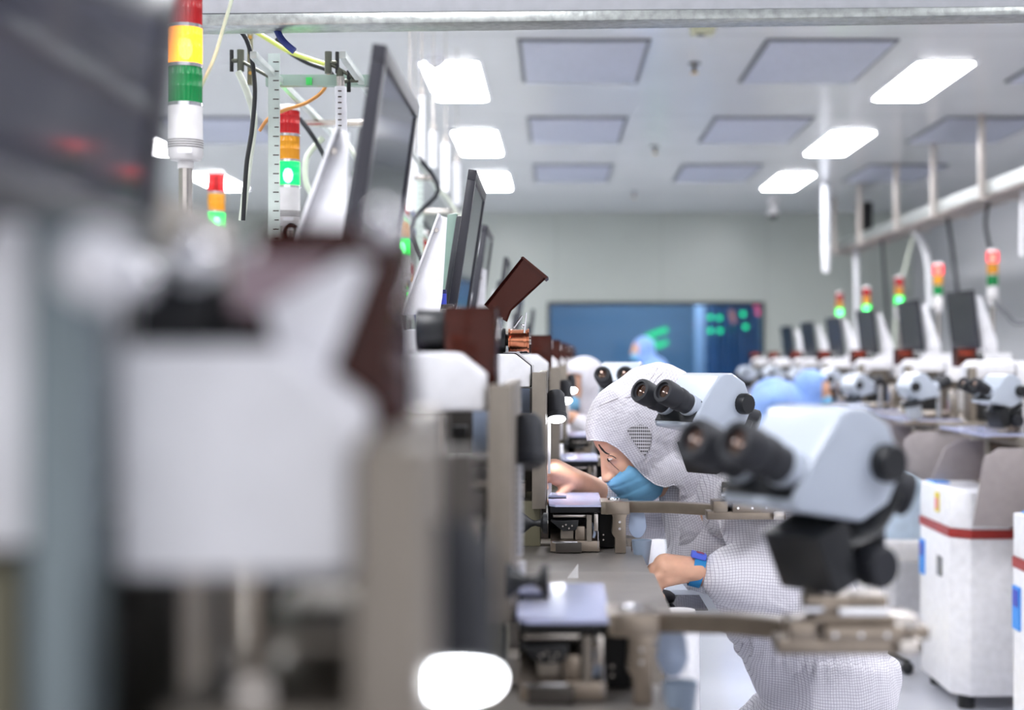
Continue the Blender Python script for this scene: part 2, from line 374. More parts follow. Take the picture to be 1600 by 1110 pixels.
# ---- ceiling fittings
ceil_lights = []
VENTM = mat('filter_grille_face', rgb(190, 194, 208), .5)
FRAMEM = mat('dark_grey_frame', rgb(108, 110, 116), .5)
rows = [.65, 3.2, 5.75, 8.35, 10.95, 13.5]
cols = [(-3.1, 'far left'), (-.58, 'left'), (2.13, 'right')]
def cnt_label(i): return ORD[i]
for ci, (cx, cn) in enumerate(cols):
    vis = [r for r in rows if r > 8] if cn != 'far left' else [r for r in rows if r > 10]
    for cy in rows:
        k = vis.index(cy) if cy in vis else None
        lab = 'lit white ceiling panel light, %s of the %s row' % (ORD[k], cn) if k is not None else 'lit ceiling panel light overhead near the camera, %s in the %s row' % (['first', 'second', 'third', 'fourth'][rows.index(cy) % 4], cn)
        t = thing('ceiling_light', lab, 'ceiling light', (cx, cy+.62, HC), group='lit ceiling panel lights')
        x0, x1, y0, y1 = cx-.155, cx+.155, cy, cy+1.22
        b = MB(); b.prism([(x0-.02, y0-.02), (x1+.02, y0-.02), (x1+.02, y1+.02), (x0-.02, y1+.02)], 'z', HC-.006, HC-.001)
        b.build('light_frame', WHITE, t, bev=.002)
        b = MB(); c = .03
        pts = [(x0+c, y0), (x1-c, y0), (x1, y0+c), (x1, y1-c), (x1-c, y1), (x0+c, y1), (x0, y1-c), (x0, y0+c)]
        b.prism(pts, 'z', HC-.010, HC-.0065); b.build('diffuser', emit('panel_light', (.97, .97, 1), PANEL_W), t, smooth=0)
for vx, vn, rws in ((-2.35, 'far left', [10.3]), (.145, 'middle', [7.77, 10.3, 12.85]), (1.4, 'right of middle', [7.77, 10.3, 12.85]), (2.95, 'far right', [7.77, 10.3, 12.85])):
    for k, vy in enumerate(rws):
        t = thing('ceiling_vent', 'grey unlit filter panel in the ceiling, %s of the %s column' % (ORD[k], vn) if vn != 'far left' else 'grey unlit filter panel in the ceiling at the far left behind the hoses', 'ceiling vent', (vx, vy+.57, HC), group='ceiling filter panels')
        x0, x1, y0, y1 = vx-.315, vx+.315, vy, vy+1.15; f = .022
        b = MB()
        for lo, hi in (((x0-f, y0-f), (x1+f, y0)), ((x0-f, y1), (x1+f, y1+f)), ((x0-f, y0), (x0, y1)), ((x1, y0), (x1+f, y1))): b.box((*lo, HC-.012), (*hi, HC-.0005))
        b.build('vent_frame', FRAMEM, t); MB().box((x0, y0, HC-.02), (x1, y1, HC-.0005)).build('vent_face', VENTM, t, bev=.004)
for k, (sx, sy) in enumerate(((.76, 8.4), (.76, 11.75), (.77, 15.0))):
    t = thing('sprinkler', 'small metal sprinkler head under the ceiling, '+ORD[k]+' of three', 'sprinkler', (sx, sy, HC))
    MB().cyl((sx, sy, HC), (sx, sy, HC-.006), .035).cyl((sx, sy, HC), (sx, sy, HC-.05), .01).build('pipe', DSTEEL, t)
    MB().lathe([(0, -.06), (.022, -.058), (.02, -.05), (.0, -.048)], (sx, sy, HC), n=16).build('deflector', BRASS, t)
p = P(1110, 0, 7.0); b = MB().prism([(p.x-.055, HC-.06), (p.x+.055, HC-.06), (p.x+.06, HC), (p.x-.06, HC)], 'y', 7.3, 7.42)
t = thing('smoke_detector', 'beige box-shaped detector hanging under the ceiling beside the metal bar', 'detector', (p.x, 7.3, HC))
b.build('detector_housing', mat('beige_detector', rgb(190, 190, 160), .5), t, bev=.004); MB().cyl((p.x-.01, 7.36, HC-.065), (p.x-.01, 7.36, HC-.055), .02).build('detector_sensor', DSTEEL, t)
t = thing('smoke_detector', 'round white detector above the nearest lit panel of the left row', 'detector', (P(680, 0, 8.3).x, 8.3, HC))
q = t.location; MB().lathe([(.0, -.045), (.03, -.043), (.05, -.03), (.06, 0)], q, n=24).build('detector_housing', WHITE, t); MB().cyl(q+Vector((0, 0, -.052)), q+Vector((0, 0, -.044)), .018).build('detector_sensor', DSTEEL, t)
q = Vector((P(1208, 0, 15.6).x, 15.6, HC))
t = thing('security_camera', 'white dome security camera hanging from the ceiling at the back', 'security camera', q)
MB().lathe([(0, 0), (.05, 0), (.05, -.06), (.035, -.09), (.05, -.12), (.06, -.16), (.06, -.17), (0, -.17)], q).build('camera_housing', PORCEL, t)
MB().ball(q+Vector((0, 0, -.17)), (.05, .05, .05)).build('camera_dome', BLACK, t)
q = Vector((P(1291, 0, 14.2).x, 14.2, HC))
t = thing('drop_pipe', 'pale hanging pipe with a bright lower end in front of the back wall', 'pipe', q)
MB().cyl(q, q+Vector((0, 0, -.58)), .04).build('pipe', mat('frosted_pipe', rgb(205, 208, 215), .3), t)
MB().cyl(q+Vector((0, 0, -.58)), q+Vector((0, 0, -.83)), .042, .032).build('pipe_end', WHITE, t)

# galvanised bar and duct across the near top
t = thing('overhead_beam', 'pitted galvanised bar spanning the top of the picture under a grey duct', 'beam', (0, 3.0, 1.9), rot=None)
l0, l1 = P(250, 32, 3.0), P(2000, 10, 3.0)
def slab(z0a, z1a, z0b, z1b, y0, y1):
    b = MB(); v = [b.bm.verts.new(q) for q in ((l0.x, y0, z0a), (l1.x, y0, z0b), (l1.x, y1, z0b), (l0.x, y1, z0a), (l0.x, y0, z1a), (l1.x, y0, z1b), (l1.x, y1, z1b), (l0.x, y1, z1a))]
    for f in ((0, 1, 2, 3), (4, 7, 6, 5), (0, 4, 5, 1), (1, 5, 6, 2), (2, 6, 7, 3), (3, 7, 4, 0)): b.bm.faces.new([v[i] for i in f])
    return b
za = lambda py: P(0, py, 3.0).z
slab(za(45), za(26), za(21), za(9), 2.98, 3.06).build('galvanised_bar', GALV, t, bev=.003)
slab(za(26), za(22), za(9), za(7), 3.0, 3.05).build('bar_dark_strip', BLACKM, t)  # dark strip between bar and duct, thinner towards the right
slab(za(22), za(-60), za(7), za(-75), 3.0, 3.07).build('duct_panel', DUCT, t, bev=.003)

# ================================================================ BUILDERS
def tower_light(x, y, ztop, lit, label, zpole, seg=.063, r=.0275, order=('red', 'amber', 'green'), clear=True):
    t = thing('signal_tower', label, 'signal light', (x, y, zpole), group='signal towers of the machines')
    COL = {'red': rgb(190, 25, 30), 'amber': rgb(235, 165, 35), 'green': rgb(12, 145, 75)}
    EM = {'red': (1, .05, .06), 'amber': (1, .42, .02), 'green': (0, 1, .1)}
    z = ztop
    MB().lathe([(0, .008), (r*.8, .008), (r*1.02, .002), (r*1.02, -.006), (0, -.006)], (x, y, z)).build('tower_cap', PORCEL, t)
    z -= .006
    for c in order:
        on = c == lit
        m = sheer('lens_'+c+('_lit' if on else ''), COL[c], .72 if not on else .55, .25, EM[c] if on else None, 2.2 if on else 0)
        MB().lathe([(r, 0), (r, -.2*seg), (r*1.01, -.21*seg), (r, -.22*seg), (r, -.5*seg), (r*1.01, -.51*seg), (r, -.52*seg), (r, -(seg-.006))], (x, y, z), n=56, rib=-.0012).build('lens', m, t)['label'] = c+(' lit lens' if on else ' unlit lens')
        if on:
            MB().lathe([(0, -.22*seg), (r*.25, -.26*seg), (r*.4, -.4*seg), (r*.42, -.52*seg), (r*.36, -.66*seg), (r*.2, -.76*seg), (0, -.8*seg)], (x, y, z), n=16).build('bulb', emit('bulb_'+c, {'red': (1, .5, .3), 'amber': (1, .75, .3), 'green': (.45, 1, .55)}[c], {'red': 14, 'amber': 7, 'green': 40}[c]), t)
        else:
            MB().cyl((x, y, z-.1*seg), (x, y, z-.9*seg), r*.4, n=12).build('bulb', mat('dull_core_'+c, tuple(v*.7+.03 for v in COL[c]), .4), t)
        z -= seg-.006
        MB().cyl((x, y, z), (x, y, z-.006), r*1.03).build('ring', CHROME, t); z -= .006
    MB().lathe([(0, 0), (r*1.02, 0), (r*1.04, -.055), (r*1.06, -.058), (r*1.06, -.085), (r*.9, -.092), (r*.45, -.094), (0, -.094)], (x, y, z)).build('tower_base', PORCEL, t)
    b = MB()
    for k in range(4): b.lathe([(r*1.0, -.058-.004*k), (r*1.075, -.058-.004*k), (r*1.075, -.0595-.004*k), (r*1.0, -.0595-.004*k)], (x, y, z))
    b.build('sound_slot', DSTEEL, t)
    MB().box((x-.006, y-r*1.09, z-.083), (x+.018, y-r*1.04, z-.075)).build('label_sticker', PAPER, t)
    z -= .094
    MB().cyl((x, y, z), (x, y, z-.012), r*.48).build('pole_collar', PORCEL, t)
    MB().cyl((x, y, z), (x, y, zpole), r*.42).build('pole', STEEL, t)
    return t

def monitor(x, y0, ztop, label, facing=1, wid=.44, hei=.33, lean=8, back=None, group='screens of the machines'):
    """upright screen whose face looks along +X (facing 1) or -X; (x, y0) is the near edge at the top"""
    f = facing; zb = ztop-hei
    t = thing('monitor', label, 'monitor', (x-f*hei*math.tan(R(lean)), y0+wid/2, zb), group=group)
    X, Y0, Y1 = t.location.x, y0, y0+wid
    bz = .022
    b = MB()
    for lo, hi in (((Y0, zb), (Y1, zb+bz*1.5)), ((Y0, zb+hei-bz), (Y1, zb+hei)), ((Y0, zb+bz*1.5), (Y0+bz, zb+hei-bz)), ((Y1-bz, zb+bz*1.5), (Y1, zb+hei-bz))):
        b.box((min(X, X-f*.018), lo[0], lo[1]), (max(X, X-f*.018), hi[0], hi[1]))
    b.build('bezel', mat('charcoal_bezel', rgb(44, 44, 52), .35), t, bev=.0015)
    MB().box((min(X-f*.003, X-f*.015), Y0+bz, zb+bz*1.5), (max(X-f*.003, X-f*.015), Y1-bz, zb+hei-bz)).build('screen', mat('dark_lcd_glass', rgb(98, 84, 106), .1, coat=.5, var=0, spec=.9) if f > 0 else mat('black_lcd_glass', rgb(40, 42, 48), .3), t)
    MB().prism([(Y0+.08, zb+.05), (Y1-.08, zb+.05), (Y1-.1, zb+hei-.09), (Y0+.1, zb+hei-.09)], 'x', X-f*.018, X-f*.036).build('back_shell', mat('dark_back_shell', rgb(58, 60, 66), .5), t, bev=.006)
    MB().box((min(X-f*.036, X-f*.05), (Y0+Y1)/2-.05, zb+.1), (max(X-f*.036, X-f*.05), (Y0+Y1)/2+.05, zb+.2)).build('mount_plate', WHITE, t, bev=.002)
    t.rotation_euler = (0, R(lean)*f, 0)
    return t

def microscope(org, yaw, label, k=1.0, carrier=True, cone=False, pitch=0):
    """stereo head: local forward -X, origin on top of its clamp block; k scales"""
    t = thing('microscope', label, 'microscope', (0, 0, 0), group='stereo microscopes of the machines')
    W = .054
    prof = [(.005, 0), (.04, -.018), (.062, -.062), (.04, -.1), (.0, -.117), (-.095, -.1), (-.098, -.088), (-.07, -.05), (-.03, -.004), (-.015, 0)]
    MB().prism(prof, 'y', -W, W).build('head_body', SCOPE, t, bev=.009, seg=3)
    # raised wedge on each cheek
    for s in (-1, 1):
        y = s*W
        c = Vector((.03, y, -.058))
        MB().lathe([(0, .017), (.017, .017), (.0195, .013), (.0195, 0), (0, 0)], c, (0, s, 0), n=40, rib=.0006).build('zoom_knob', BLACK, t)
    d = Vector((-.92, 0, .38)).normalized()
    for s in (-1, 1):
        p0 = Vector((-.05, s*.031, -.074))
        MB().lathe([(.021, .01), (.0225, .014), (.0225, .022), (.021, .024)], p0, d, n=32).build('tube_collar', BLACK, t)
        MB().lathe([(0, 0), (.0205, 0), (.0205, .038), (.0215, .04), (.0215, .046), (.019, .048), (0, .048)], p0, d, n=32).build('eye_tube', SCOPE, t)
        MB().lathe([(0, .046), (.0198, .046), (.0198, .058), (.0215, .062), (.0225, .074), (.0205, .078), (.0212, .082), (.0232, .088), (.0236, .108), (.022, .114), (.0165, .115), (.0155, .110), (0, .109)], p0, d, n=36).build('eyepiece', RUBBER, t)
        MB().lathe([(0, .1105), (.0115, .110), (.0135, .1085)], p0, d, n=24).build('lens', mat('coated_glass', rgb(70, 40, 20), .03, coat=1, var=0, metal=.6), t)
    MB().prism([(-.098, -.1), (-.102, -.094), (-.062, -.062), (-.045, -.075)], 'y', -.044, .044).build('front_lip', SCOPE, t, bev=.003)
    MB().prism([(-.0985, -.088), (-.0965, -.09), (-.07, -.053), (-.073, -.051)], 'y', -.049, .049).build('front_recess', BLACK, t)
    if carrier:
        a = Vector((.062, 0, -.075))
        # ring cradle under the head, tilted with it
        b = MB(); b.tube([(-.035, 0, -.13), (.0, 0, -.141), (.04, 0, -.127), (.074, 0, -.094), (.092, 0, -.062)], .0155, 12, radii=[.012, .0155, .0155, .014, .008])
        for v in b.bm.verts: v.co.y *= 2.9
        b.build('cradle', BLACK, t)
        MB().prism([(-.04, -.125), (.045, -.125), (.045, -.155), (.02, -.18), (-.03, -.186), (-.045, -.15)], 'y', -.032, .032).build('focus_block', BLACKM, t, bev=.006)
        MB().prism([(-.062, -.13), (-.018, -.112), (.0, -.178), (-.034, -.19)], 'y', -.05, .03).build('clamp_plate', BLACK, t, bev=.004)
        for s in (-1, 1):
            MB().lathe([(0, .03), (.018, .03), (.021, .026), (.021, .004), (.012, 0), (0, 0)], Vector((.024, s*.034, -.164)), (0, s, 0), n=36, rib=.0006).build('focus_knob', RUBBER, t)
        MB().cyl((.05, -.03, -.1), (.052, -.03, -.165), .006).build('lever', BLACK, t)
        MB().lathe([(0, 0), (.021, 0), (.024, .004), (.024, .026), (.02, .03), (0, .03)], (.078, -.012, -.088), (.75, -.55, -.3), n=32).build('rear_knob', RUBBER, t)
    if cone:
        MB().lathe([(0, 0), (.038, 0), (.038, -.012), (.034, -.03), (.03, -.06), (.022, -.075), (0, -.076)], (.01, 0, -.125), (.25, 0, 1), n=32).build('objective', LGREY, t)
        MB().lathe([(.036, 0), (.048, 0), (.05, -.012), (.046, -.02), (.036, -.02)], (.012, 0, -.118), (.25, 0, 1), n=32).build('objective_ring', BLACK, t)
    t.scale = (k, k, k); t.location = org; t.rotation_euler = (0, pitch, yaw)
    return t

def bonder(ox, oy, label, lit=True, lid=False, rich=True, lampdx=0, lampdz=0, cb=-.062, web=(-.062, -.047), knob=(-.069, -.322, 1.3), ty=.88, lg=1, mo=(0, 0)):
    """one wire bonding machine of the left row; numbers are those of the second machine, moved by (ox, oy)"""
    O = Vector((ox, oy, 0))
    t = thing('wire_bonder', label, 'machine', Vector((-.25, 1.7, 0))+O, group='wire bonding machines of the left row')
    def L(px, py, Y): return P(px, py, Y)+O
    def X(v): return v+ox
    def Yy(v): return v+oy
    def Z(r): return CAMZ+r
    def bx(name, x0, x1, y0, y1, z0, z1, m, bev=.002, par=None): return MB().box((X(x0), Yy(y0), Z(z0)), (X(x1), Yy(y1), Z(z1))).build(name, m, par or t, bev=bev)
    # head cover, chamfered top corner, with a dark rear plate showing behind its edge
    def cov(g): return [(X(-.171-g), Z(cb-g)), (X(-.08+g), Z(cb-g)), (X(-.08+g), Z(-.021+g*.4)), (X(-.111+g*.4), Z(.0035+g)), (X(-.171-g), Z(.0035+g))]
    MB().prism(cov(0), 'y', Yy(1.74), Yy(1.83)).build('head_cover', WHITE, t, bev=.004, seg=3)
    MB().prism(cov(.002), 'y', Yy(1.835), Yy(1.85)).build('gasket', BLACKM, t, bev=.002)
    MB().prism(cov(.005), 'y', Yy(1.85), Yy(1.95)).build('rear_cover', WHITE, t, bev=.003)
    # side cover and upright beside it
    bx('side_cover', -.33, -.196, 1.72, 1.95, -.075, .052, WHITE, .012)
    bx('black_panel', -.33, -.197, 1.73, 1.95, -.37, -.085, BLACKM, .004)
    bx('corner_post', -.193, -.173, 1.70, 1.74, -.4, .05, TEAL, .003)
    # spool drive
    MB().cyl((X(-.166+mo[0]), Yy(1.86), Z(.03+mo[1])), (X(-.132+mo[0]), Yy(1.86), Z(.03+mo[1])), .026).build('motor', BLACK, t, bev=.002)
    MB().box((X(-.164), Yy(1.85), Z(.003)), (X(-.136), Yy(1.9), Z(.03))).cyl((X(-.134), Yy(1.86), Z(.032)), (X(-.126), Yy(1.86), Z(.032)), .012).build('motor_bracket', BLACKM, t, bev=.001)
    MB().box((X(-.15), Yy(1.85), Z(.045)), (X(-.132), Yy(1.87), Z(.052))).build('sensor_clip', CHROME, t, bev=.001)
    sp = MB().lathe([(0, 0), (.0245, 0), (.0245, .003), (.0222, .004)]+[(.0222+(.0007 if k % 2 else 0), .005+.0035*k) for k in range(9)]+[(.0222, .038), (.0245, .039), (.0245, .042), (0, .042)], (X(-.126), Yy(1.86), Z(.031)), (1, 0, 0), n=32).build('wire_spool', COPPER, t)
    MB().cyl((X(-.128), Yy(1.86), Z(.031)), (X(-.08), Yy(1.86), Z(.031)), .008).build('spindle', STEEL, sp)
    # smoked cover (shell: five thin walls)
    if not lid:
        b = MB(); x0, x1, y0, y1, z0, z1 = X(-.131), X(-.071), Yy(1.81), Yy(1.92), Z(-.045), Z(.058); w_ = .0025
        b.box((x0, y0, z0), (x1, y0+w_, z1)); b.box((x0, y1-w_, z0), (x1, y1, z1)); b.box((x0, y0, z1-w_), (x1, y1, z1)); b.box((x1-w_, y0, z0), (x1, y1, z1))
        b.build('spool_cover', AMBER, t, bev=.0008)
        MB().cyl((X(-.0695), Yy(1.83), Z(.02)), (X(-.0695), Yy(1.9), Z(.045)), .0014).build('cover_catch', CHROME, t)
    else:
        q = lambda px, py: P(px, py, 3.02)
        def wall(pts, y0, y1):
            b = MB(); b.prism([(q(*p).x-.03+ox, q(*p).z) for p in pts], 'y', y0+oy-1.28+1.28*0, y1+oy-1.28+1.28*0); return b
        Yc = 3.02
        b = wall([(757, 477), (815, 404), (819, 406), (763, 478)], 3.0, 3.11); b2 = [(757, 477), (815, 404), (853, 432), (797, 484), (790, 502), (781, 497)]
        b.prism([(q(*p).x-.03+ox, q(*p).z) for p in b2], 'y', 3.0+oy-1.28, 3.0025+oy-1.28)
        b.prism([(q(*p).x-.03+ox, q(*p).z) for p in b2], 'y', 3.1075+oy-1.28, 3.11+oy-1.28)
        b.prism([(q(*p).x-.03+ox, q(*p).z) for p in [(814, 403), (818, 402), (857, 434), (853, 437)]], 'y', 2.998+oy-1.28, 3.112+oy-1.28)
        b.build('spool_cover', AMBER, t)['label'] = 'smoked cover swung open'
        a = Vector((X(-.113), Yy(1.77), Z(.055))); bq = Vector((X(-.096), Yy(1.77), Z(.079)))
        MB().cyl(a, bq, .002).cyl(Vector((X(-.092), Yy(1.77), Z(.045))), Vector((X(-.088), Yy(1.77), Z(.085))), .002).ball(Vector((X(-.095), Yy(1.77), Z(.06))), .004).build('hinge_arm', CHROME, t)
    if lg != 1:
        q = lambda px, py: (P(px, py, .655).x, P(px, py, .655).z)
        MB().prism([q(546, 402), (q(578, 412)), q(492, 640), q(462, 640), q(412, 480)], 'y', .655, .657).build('highlight_sheet', WHITE, t, bev=.001)  # white sheet added for the ceiling-light reflection in the smoked cover
        MB().prism([q(360, 400), q(520, 400), q(440, 480), q(360, 490)], 'y', .66, .662).build('pink_grey_reflection', mat('pink_grey_reflection', rgb(170, 148, 154), .4), t)  # pink-grey part of that cover reflection, also put in as a flat piece
        for px, py, Y, r in ((150, 415, .5, .0125), (300, 402, .6, .011), (600, 352, .62, .008), (215, 440, .62, .008)):  # balls added to give the blurred bright discs of metal highlights
            MB().ball(P(px, py, Y), r).build('highlight_ball', CHROME if px != 150 else WHITE, t)
    # columns
    bx('front_column', -.076, -.049, 1.72, 1.78, -.3, -.033, BEIGE, .002)
    bx('column_web', web[0], web[1], 1.78, 2.1, -.3, -.032, BEIGE, .002)
    bx('rear_column', -.3, -.24, 2.05, 2.3, -.37, .1, BEIGE, .004)
    bx('rail_strip', -.046, -.04, 1.84, 1.86, -.24, -.12 if lg == 1 else -.175, WHITE, .0005)
    b = MB()
    for k in range(14 if not lit else 0): b.box((X(-.0455), Yy(1.838), Z(-.235+k*.008)), (X(-.0405), Yy(1.84), Z(-.232+k*.008)))
    if not lit: b.build('rail_holes', GREY, t)
    else: b.bm.free()
    # open shelf between the columns
    if rich:
        bx('back_panel', -.17, -.05, 2.12, 2.14, -.37, -.06, DSTEEL)
        bx('upper_shelf', -.135, -.078, 1.8, 1.95, -.126, -.121, BEIGE, .001)
        bx('shelf_upright', -.135, -.13, 1.8, 1.85, -.21, -.07, NICKEL, .001)
        bx('lower_shelf', -.16, -.078, 1.76, 1.98, -.152, -.145, BEIGE, .001)
        bx('drawer_block', -.138, -.08, 1.76, 1.9, -.182, -.156, DSTEEL, .002)
        bx('carriage_block', -.135, -.082, 1.75, 1.88, -.205, -.184, BEIGE, .003)
        bx('carriage_face', -.128, -.084, 1.735, 1.75, -.212, -.188, PINKM if False else NICKEL, .002)
        bx('panel_sheet', -.108, -.085, 2.0, 2.01, -.13, -.07, FLAPM, .001)
        MB().box((X(-.126), Yy(1.86), Z(-.098)), (X(-.108), Yy(1.9), Z(-.086))).build('sensor_block', BLACK, t, bev=.001)
        MB().tube([(X(-.118), Yy(1.86), Z(-.098)), (X(-.117), Yy(1.86), Z(-.11)), (X(-.121), Yy(1.86), Z(-.12))], .0012, 6).build('sensor_cable', BLACK, t)
        MB().cyl((X(-.12), Yy(1.78), Z(-.135)), (X(-.12), Yy(1.75), Z(-.135)), .006).build('thumb_screw', STEEL, t)
        b = MB().cyl((X(-.125), Yy(1.8), Z(-.225)), (X(-.1), Yy(1.8), Z(-.225)), .007).cyl((X(-.125), Yy(1.8), Z(-.245)), (X(-.1), Yy(1.8), Z(-.245)), .009)
        b.build('air_fitting', BRASS, t)
        bx('valve_block', -.13, -.09, 1.8, 1.88, -.285, -.256, NICKEL, .002)
        MB().tube([(X(-.145), Yy(1.8), Z(-.08)), (X(-.14), Yy(1.79), Z(-.16)), (X(-.145), Yy(1.8), Z(-.28))], .004, 8).build('hose', RUBBER, t)
        bx('lower_box', -.17, -.06, 1.78, 2.0, -.38, -.29, OLIVE, .003)
        bx('cable_duct', -.235, -.205, 1.72, 1.8, -.4, -.08, OLIVE, .003)
    # lamp
    lx, ly, lz = -.033+lampdx, 1.86, -.1+lampdz
    tilt = Vector((.06, -.42, -1)).normalized(); c = Vector((X(lx), Yy(ly), Z(lz)))
    lgf = lambda pr: [(r_*lg, z_*lg) for r_, z_ in pr]
    MB().lathe(lgf([(0, -.028), (.014, -.028), (.0185, -.022), (.0195, -.01), (.0195, .02), (.021, .022), (.021, .03), (.018, .031), (.018, .026), (0, .026)]), c, tilt, n=36).build('lamp_housing', RUBBER, t)
    MB().lathe(lgf([(0, .0275), (.0175, .0275), (.0175, .0335), (.015, .0355), (0, .036)]), c, tilt, n=32).build('lamp_lens', EMW if lit else BLACK, t)
    MB().cyl(c+Vector((-.018, 0, .012)), c+Vector((-.034, .0, .014)), .006).build('lamp_mount', BLACK, t)
    if lit:
        ll = bpy.data.lights.new('lamp_glow', 'SPOT'); ll.energy = 1.3; ll.spot_size = R(95); ll.spot_blend = .5; ll.shadow_soft_size = .014; ll.color = (.95, .95, 1)
        lo = bpy.data.objects.new('lamp_glow', ll); C.objects.link(lo); lo.parent = t; lo.location = c+tilt*.042-t.location; lo.rotation_euler = (0, R(-3), 0)
    # twin knob
    for zz, yy_ in ((knob[1], 1.67),):
        kx = knob[0]; g = knob[2]
        MB().lathe([(r_*g, z_*g) for r_, z_ in [(0, -.022), (.017, -.022), (.016, -.018), (.006, -.006), (.004, 0), (.006, .008), (.0155, .012), (.0155, .018), (0, .018)]], (X(kx), Yy(yy_), Z(zz)), (1, 0, 0), n=28).build('twin_knob', BLACK, t)
    bx('white_strip', -.047, -.038, 1.93, 1.95, -.345, -.26, WHITE, .001)
    # bed
    def bed(y0, y1, z1, th, name, xr):
        x0 = X(-.42); c_ = .03
        pts = [(x0, Yy(y0)), (X(xr), Yy(y0))]
        pts += [(X(xr), Yy(y1)-c_)]+[(X(xr)-c_+c_*math.cos(a), Yy(y1)-c_+c_*math.sin(a)) for a in (R(22), R(45), R(68))]+[(X(xr)-c_, Yy(y1)), (x0, Yy(y1))]
        return MB().prism(pts, 'z', Z(z1-th), Z(z1)).build(name, BEDM, t, bev=.0025)
    bed(1.12, 1.78, -.38, .03, 'bed_plate', .136)
    bed(ty, 1.38, -.374, .035, 'front_tray', .14)
    MB().prism([(X(-.01), Z(-.374)), (X(.008), Z(-.374)), (X(.008), Z(-.350))], 'y', Yy(1.3), Yy(1.303)).build('tray_gusset', CREAM, t)
    bx('base_rim', -.72, .1, .8, 1.92, -.49, -.41, BEIGE, .006)
    bx('base_cabinet', -.72, .08, .81, 1.9, -1.21, -.49, WHITE, .012)
    for fx in (-.55, .03):
        for fy in (.76, 1.84): MB().cyl((X(fx), Yy(fy), 0), (X(fx), Yy(fy), .045), .025).build('foot', BLACK, t)
    # corner column of the cabinet
    b = MB().lathe([(0, -.71), (.032, -.71), (.036, -.70), (.036, -.17), (.034, -.16), (.028, -.13), (.0, -.13)], (X(.165+.03), Yy(1.5), Z(-.33)), n=32); b.build('corner_bin', WHITE, t)
    bx('bin_bracket', .08, .165, 1.46, 1.54, -.75, -.47, BEIGE, .003)
    # work area
    bx('stage_back', -.045, .05, 1.9, 1.91, -.378, -.294, BLACKM, .001)
    bx('work_stage', -.04, .055, 1.68, 1.9, -.378, -.357, NICKEL, .002)
    bx('stage_front', -.03, .02, 1.665, 1.68, -.378, -.36, DSTEEL, .001)
    b = MB(); z_ = Z(-.29)
    pts = [(X(-.042), Yy(1.68)), (X(-.03), Yy(1.66)), (X(.06), Yy(1.66)), (X(.06), Yy(1.93)), (X(-.04), Yy(1.93)), (X(-.045), Yy(1.86)), (X(-.008), Yy(1.86)), (X(-.008), Yy(1.79)), (X(-.045), Yy(1.79))]
    b.prism(pts, 'z', z_, z_+.004); b.build('clear_guard', CLEAR, t)
    bx('black_deck', -.04, .062, 1.69, 1.9, -.304, -.292, BLACK, .001)
    bx('heater_rail', -.035, .03, 1.7, 1.74, -.314, -.309, STEEL, .001)
    MB().prism([(X(-.04), Z(-.32)), (X(.015), Z(-.318)), (X(.013), Z(-.338)), (X(-.015), Z(-.34)), (X(-.028), Z(-.33))], 'y', Yy(1.69), Yy(1.72)).build('clamp_arm', BLACK, t, bev=.002)
    b = MB()
    for k, (a, z) in enumerate(((-.016, -.33), (-.01, -.327), (-.004, -.334), (.002, -.329))): b.cyl((X(a), Yy(1.688), Z(z)), (X(a), Yy(1.692), Z(z)), .0018, n=10)
    b.build('clamp_screw', STEEL, t)
    bx('indexer_block', -.02, .005, 1.7, 1.78, -.356, -.338, BEIGE, .002)
    bx('gripper_block', .008, .027, 1.69, 1.76, -.357, -.33, NICKEL, .002)
    bx('gripper_foot', .02, .035, 1.7, 1.75, -.357, -.336, BEIGE, .001)
    bx('indexer_slide', .03, .04, 1.68, 1.74, -.36, -.307, BEIGE, .001)
    bx('silver_bracket', .044, .052, 1.675, 1.7, -.338, -.305, STEEL, .001)
    MB().cyl((X(.052), Yy(1.68), Z(-.338)), (X(.052), Yy(1.68), Z(-.372)), .001).build('wire_rod', CHROME, t)
    MB().tube([(X(.04), Yy(1.7), Z(-.325)), (X(.046), Yy(1.69), Z(-.34)), (X(.043), Yy(1.69), Z(-.352))], .003, 8).build('blue_hose', FLAPM, t)
    bx('black_housing', .055, .09, 1.74, 1.86, -.378, -.305, BLACKM, .004)
    for zz in (-.352, -.362): MB().cyl((X(.064), Yy(1.737), Z(zz)), (X(.064), Yy(1.742), Z(zz)), .0016, n=10).build('housing_screw', STEEL, t)
    bx('rod_row', -.036, .012, 1.672, 1.68, -.3605, -.3575, CHROME, .0005)
    # microscope post and arm
    MB().prism([(X(.057), Yy(1.66)), (X(.07), Yy(1.655)), (X(.112), Yy(1.66)), (X(.112), Yy(1.72)), (X(.057), Yy(1.74))], 'z', Z(-.304), Z(-.2795)).build('post_head', NICKEL, t, bev=.0015)
    MB().prism([(X(.078), Z(-.304)), (X(.108), Z(-.304)), (X(.105), Z(-.312)), (X(.105), Z(-.379)), (X(.084), Z(-.379)), (X(.084), Z(-.35)), (X(.078), Z(-.342)), (X(.08), Z(-.312))], 'y', Yy(1.665), Yy(1.70)).build('post', NICKEL, t, bev=.001)
    b = MB()
    for zz in (-.319, -.332): b.cyl((X(.093), Yy(1.662), Z(zz)), (X(.093), Yy(1.667), Z(zz)), .0025, n=12)
    b.build('post_screw', CHROME, t)
    MB().lathe([(0, 0), (.012, 0), (.012, .002), (.0105, .0045), (.006, .0045), (.005, .003), (0, .003)], (X(.083), Yy(1.695), Z(-.2795)), n=24).build('pivot_cap', CHROME, t)
    MB().prism([(X(.1), Yy(1.70)), (X(.1), Yy(1.675)), (X(.19), Yy(1.66)), (X(.3), Yy(1.59)), (X(.3), Yy(1.625)), (X(.195), Yy(1.69))], 'z', Z(-.302), Z(-.281)).build('swing_arm', NICKEL, t, bev=.0015)
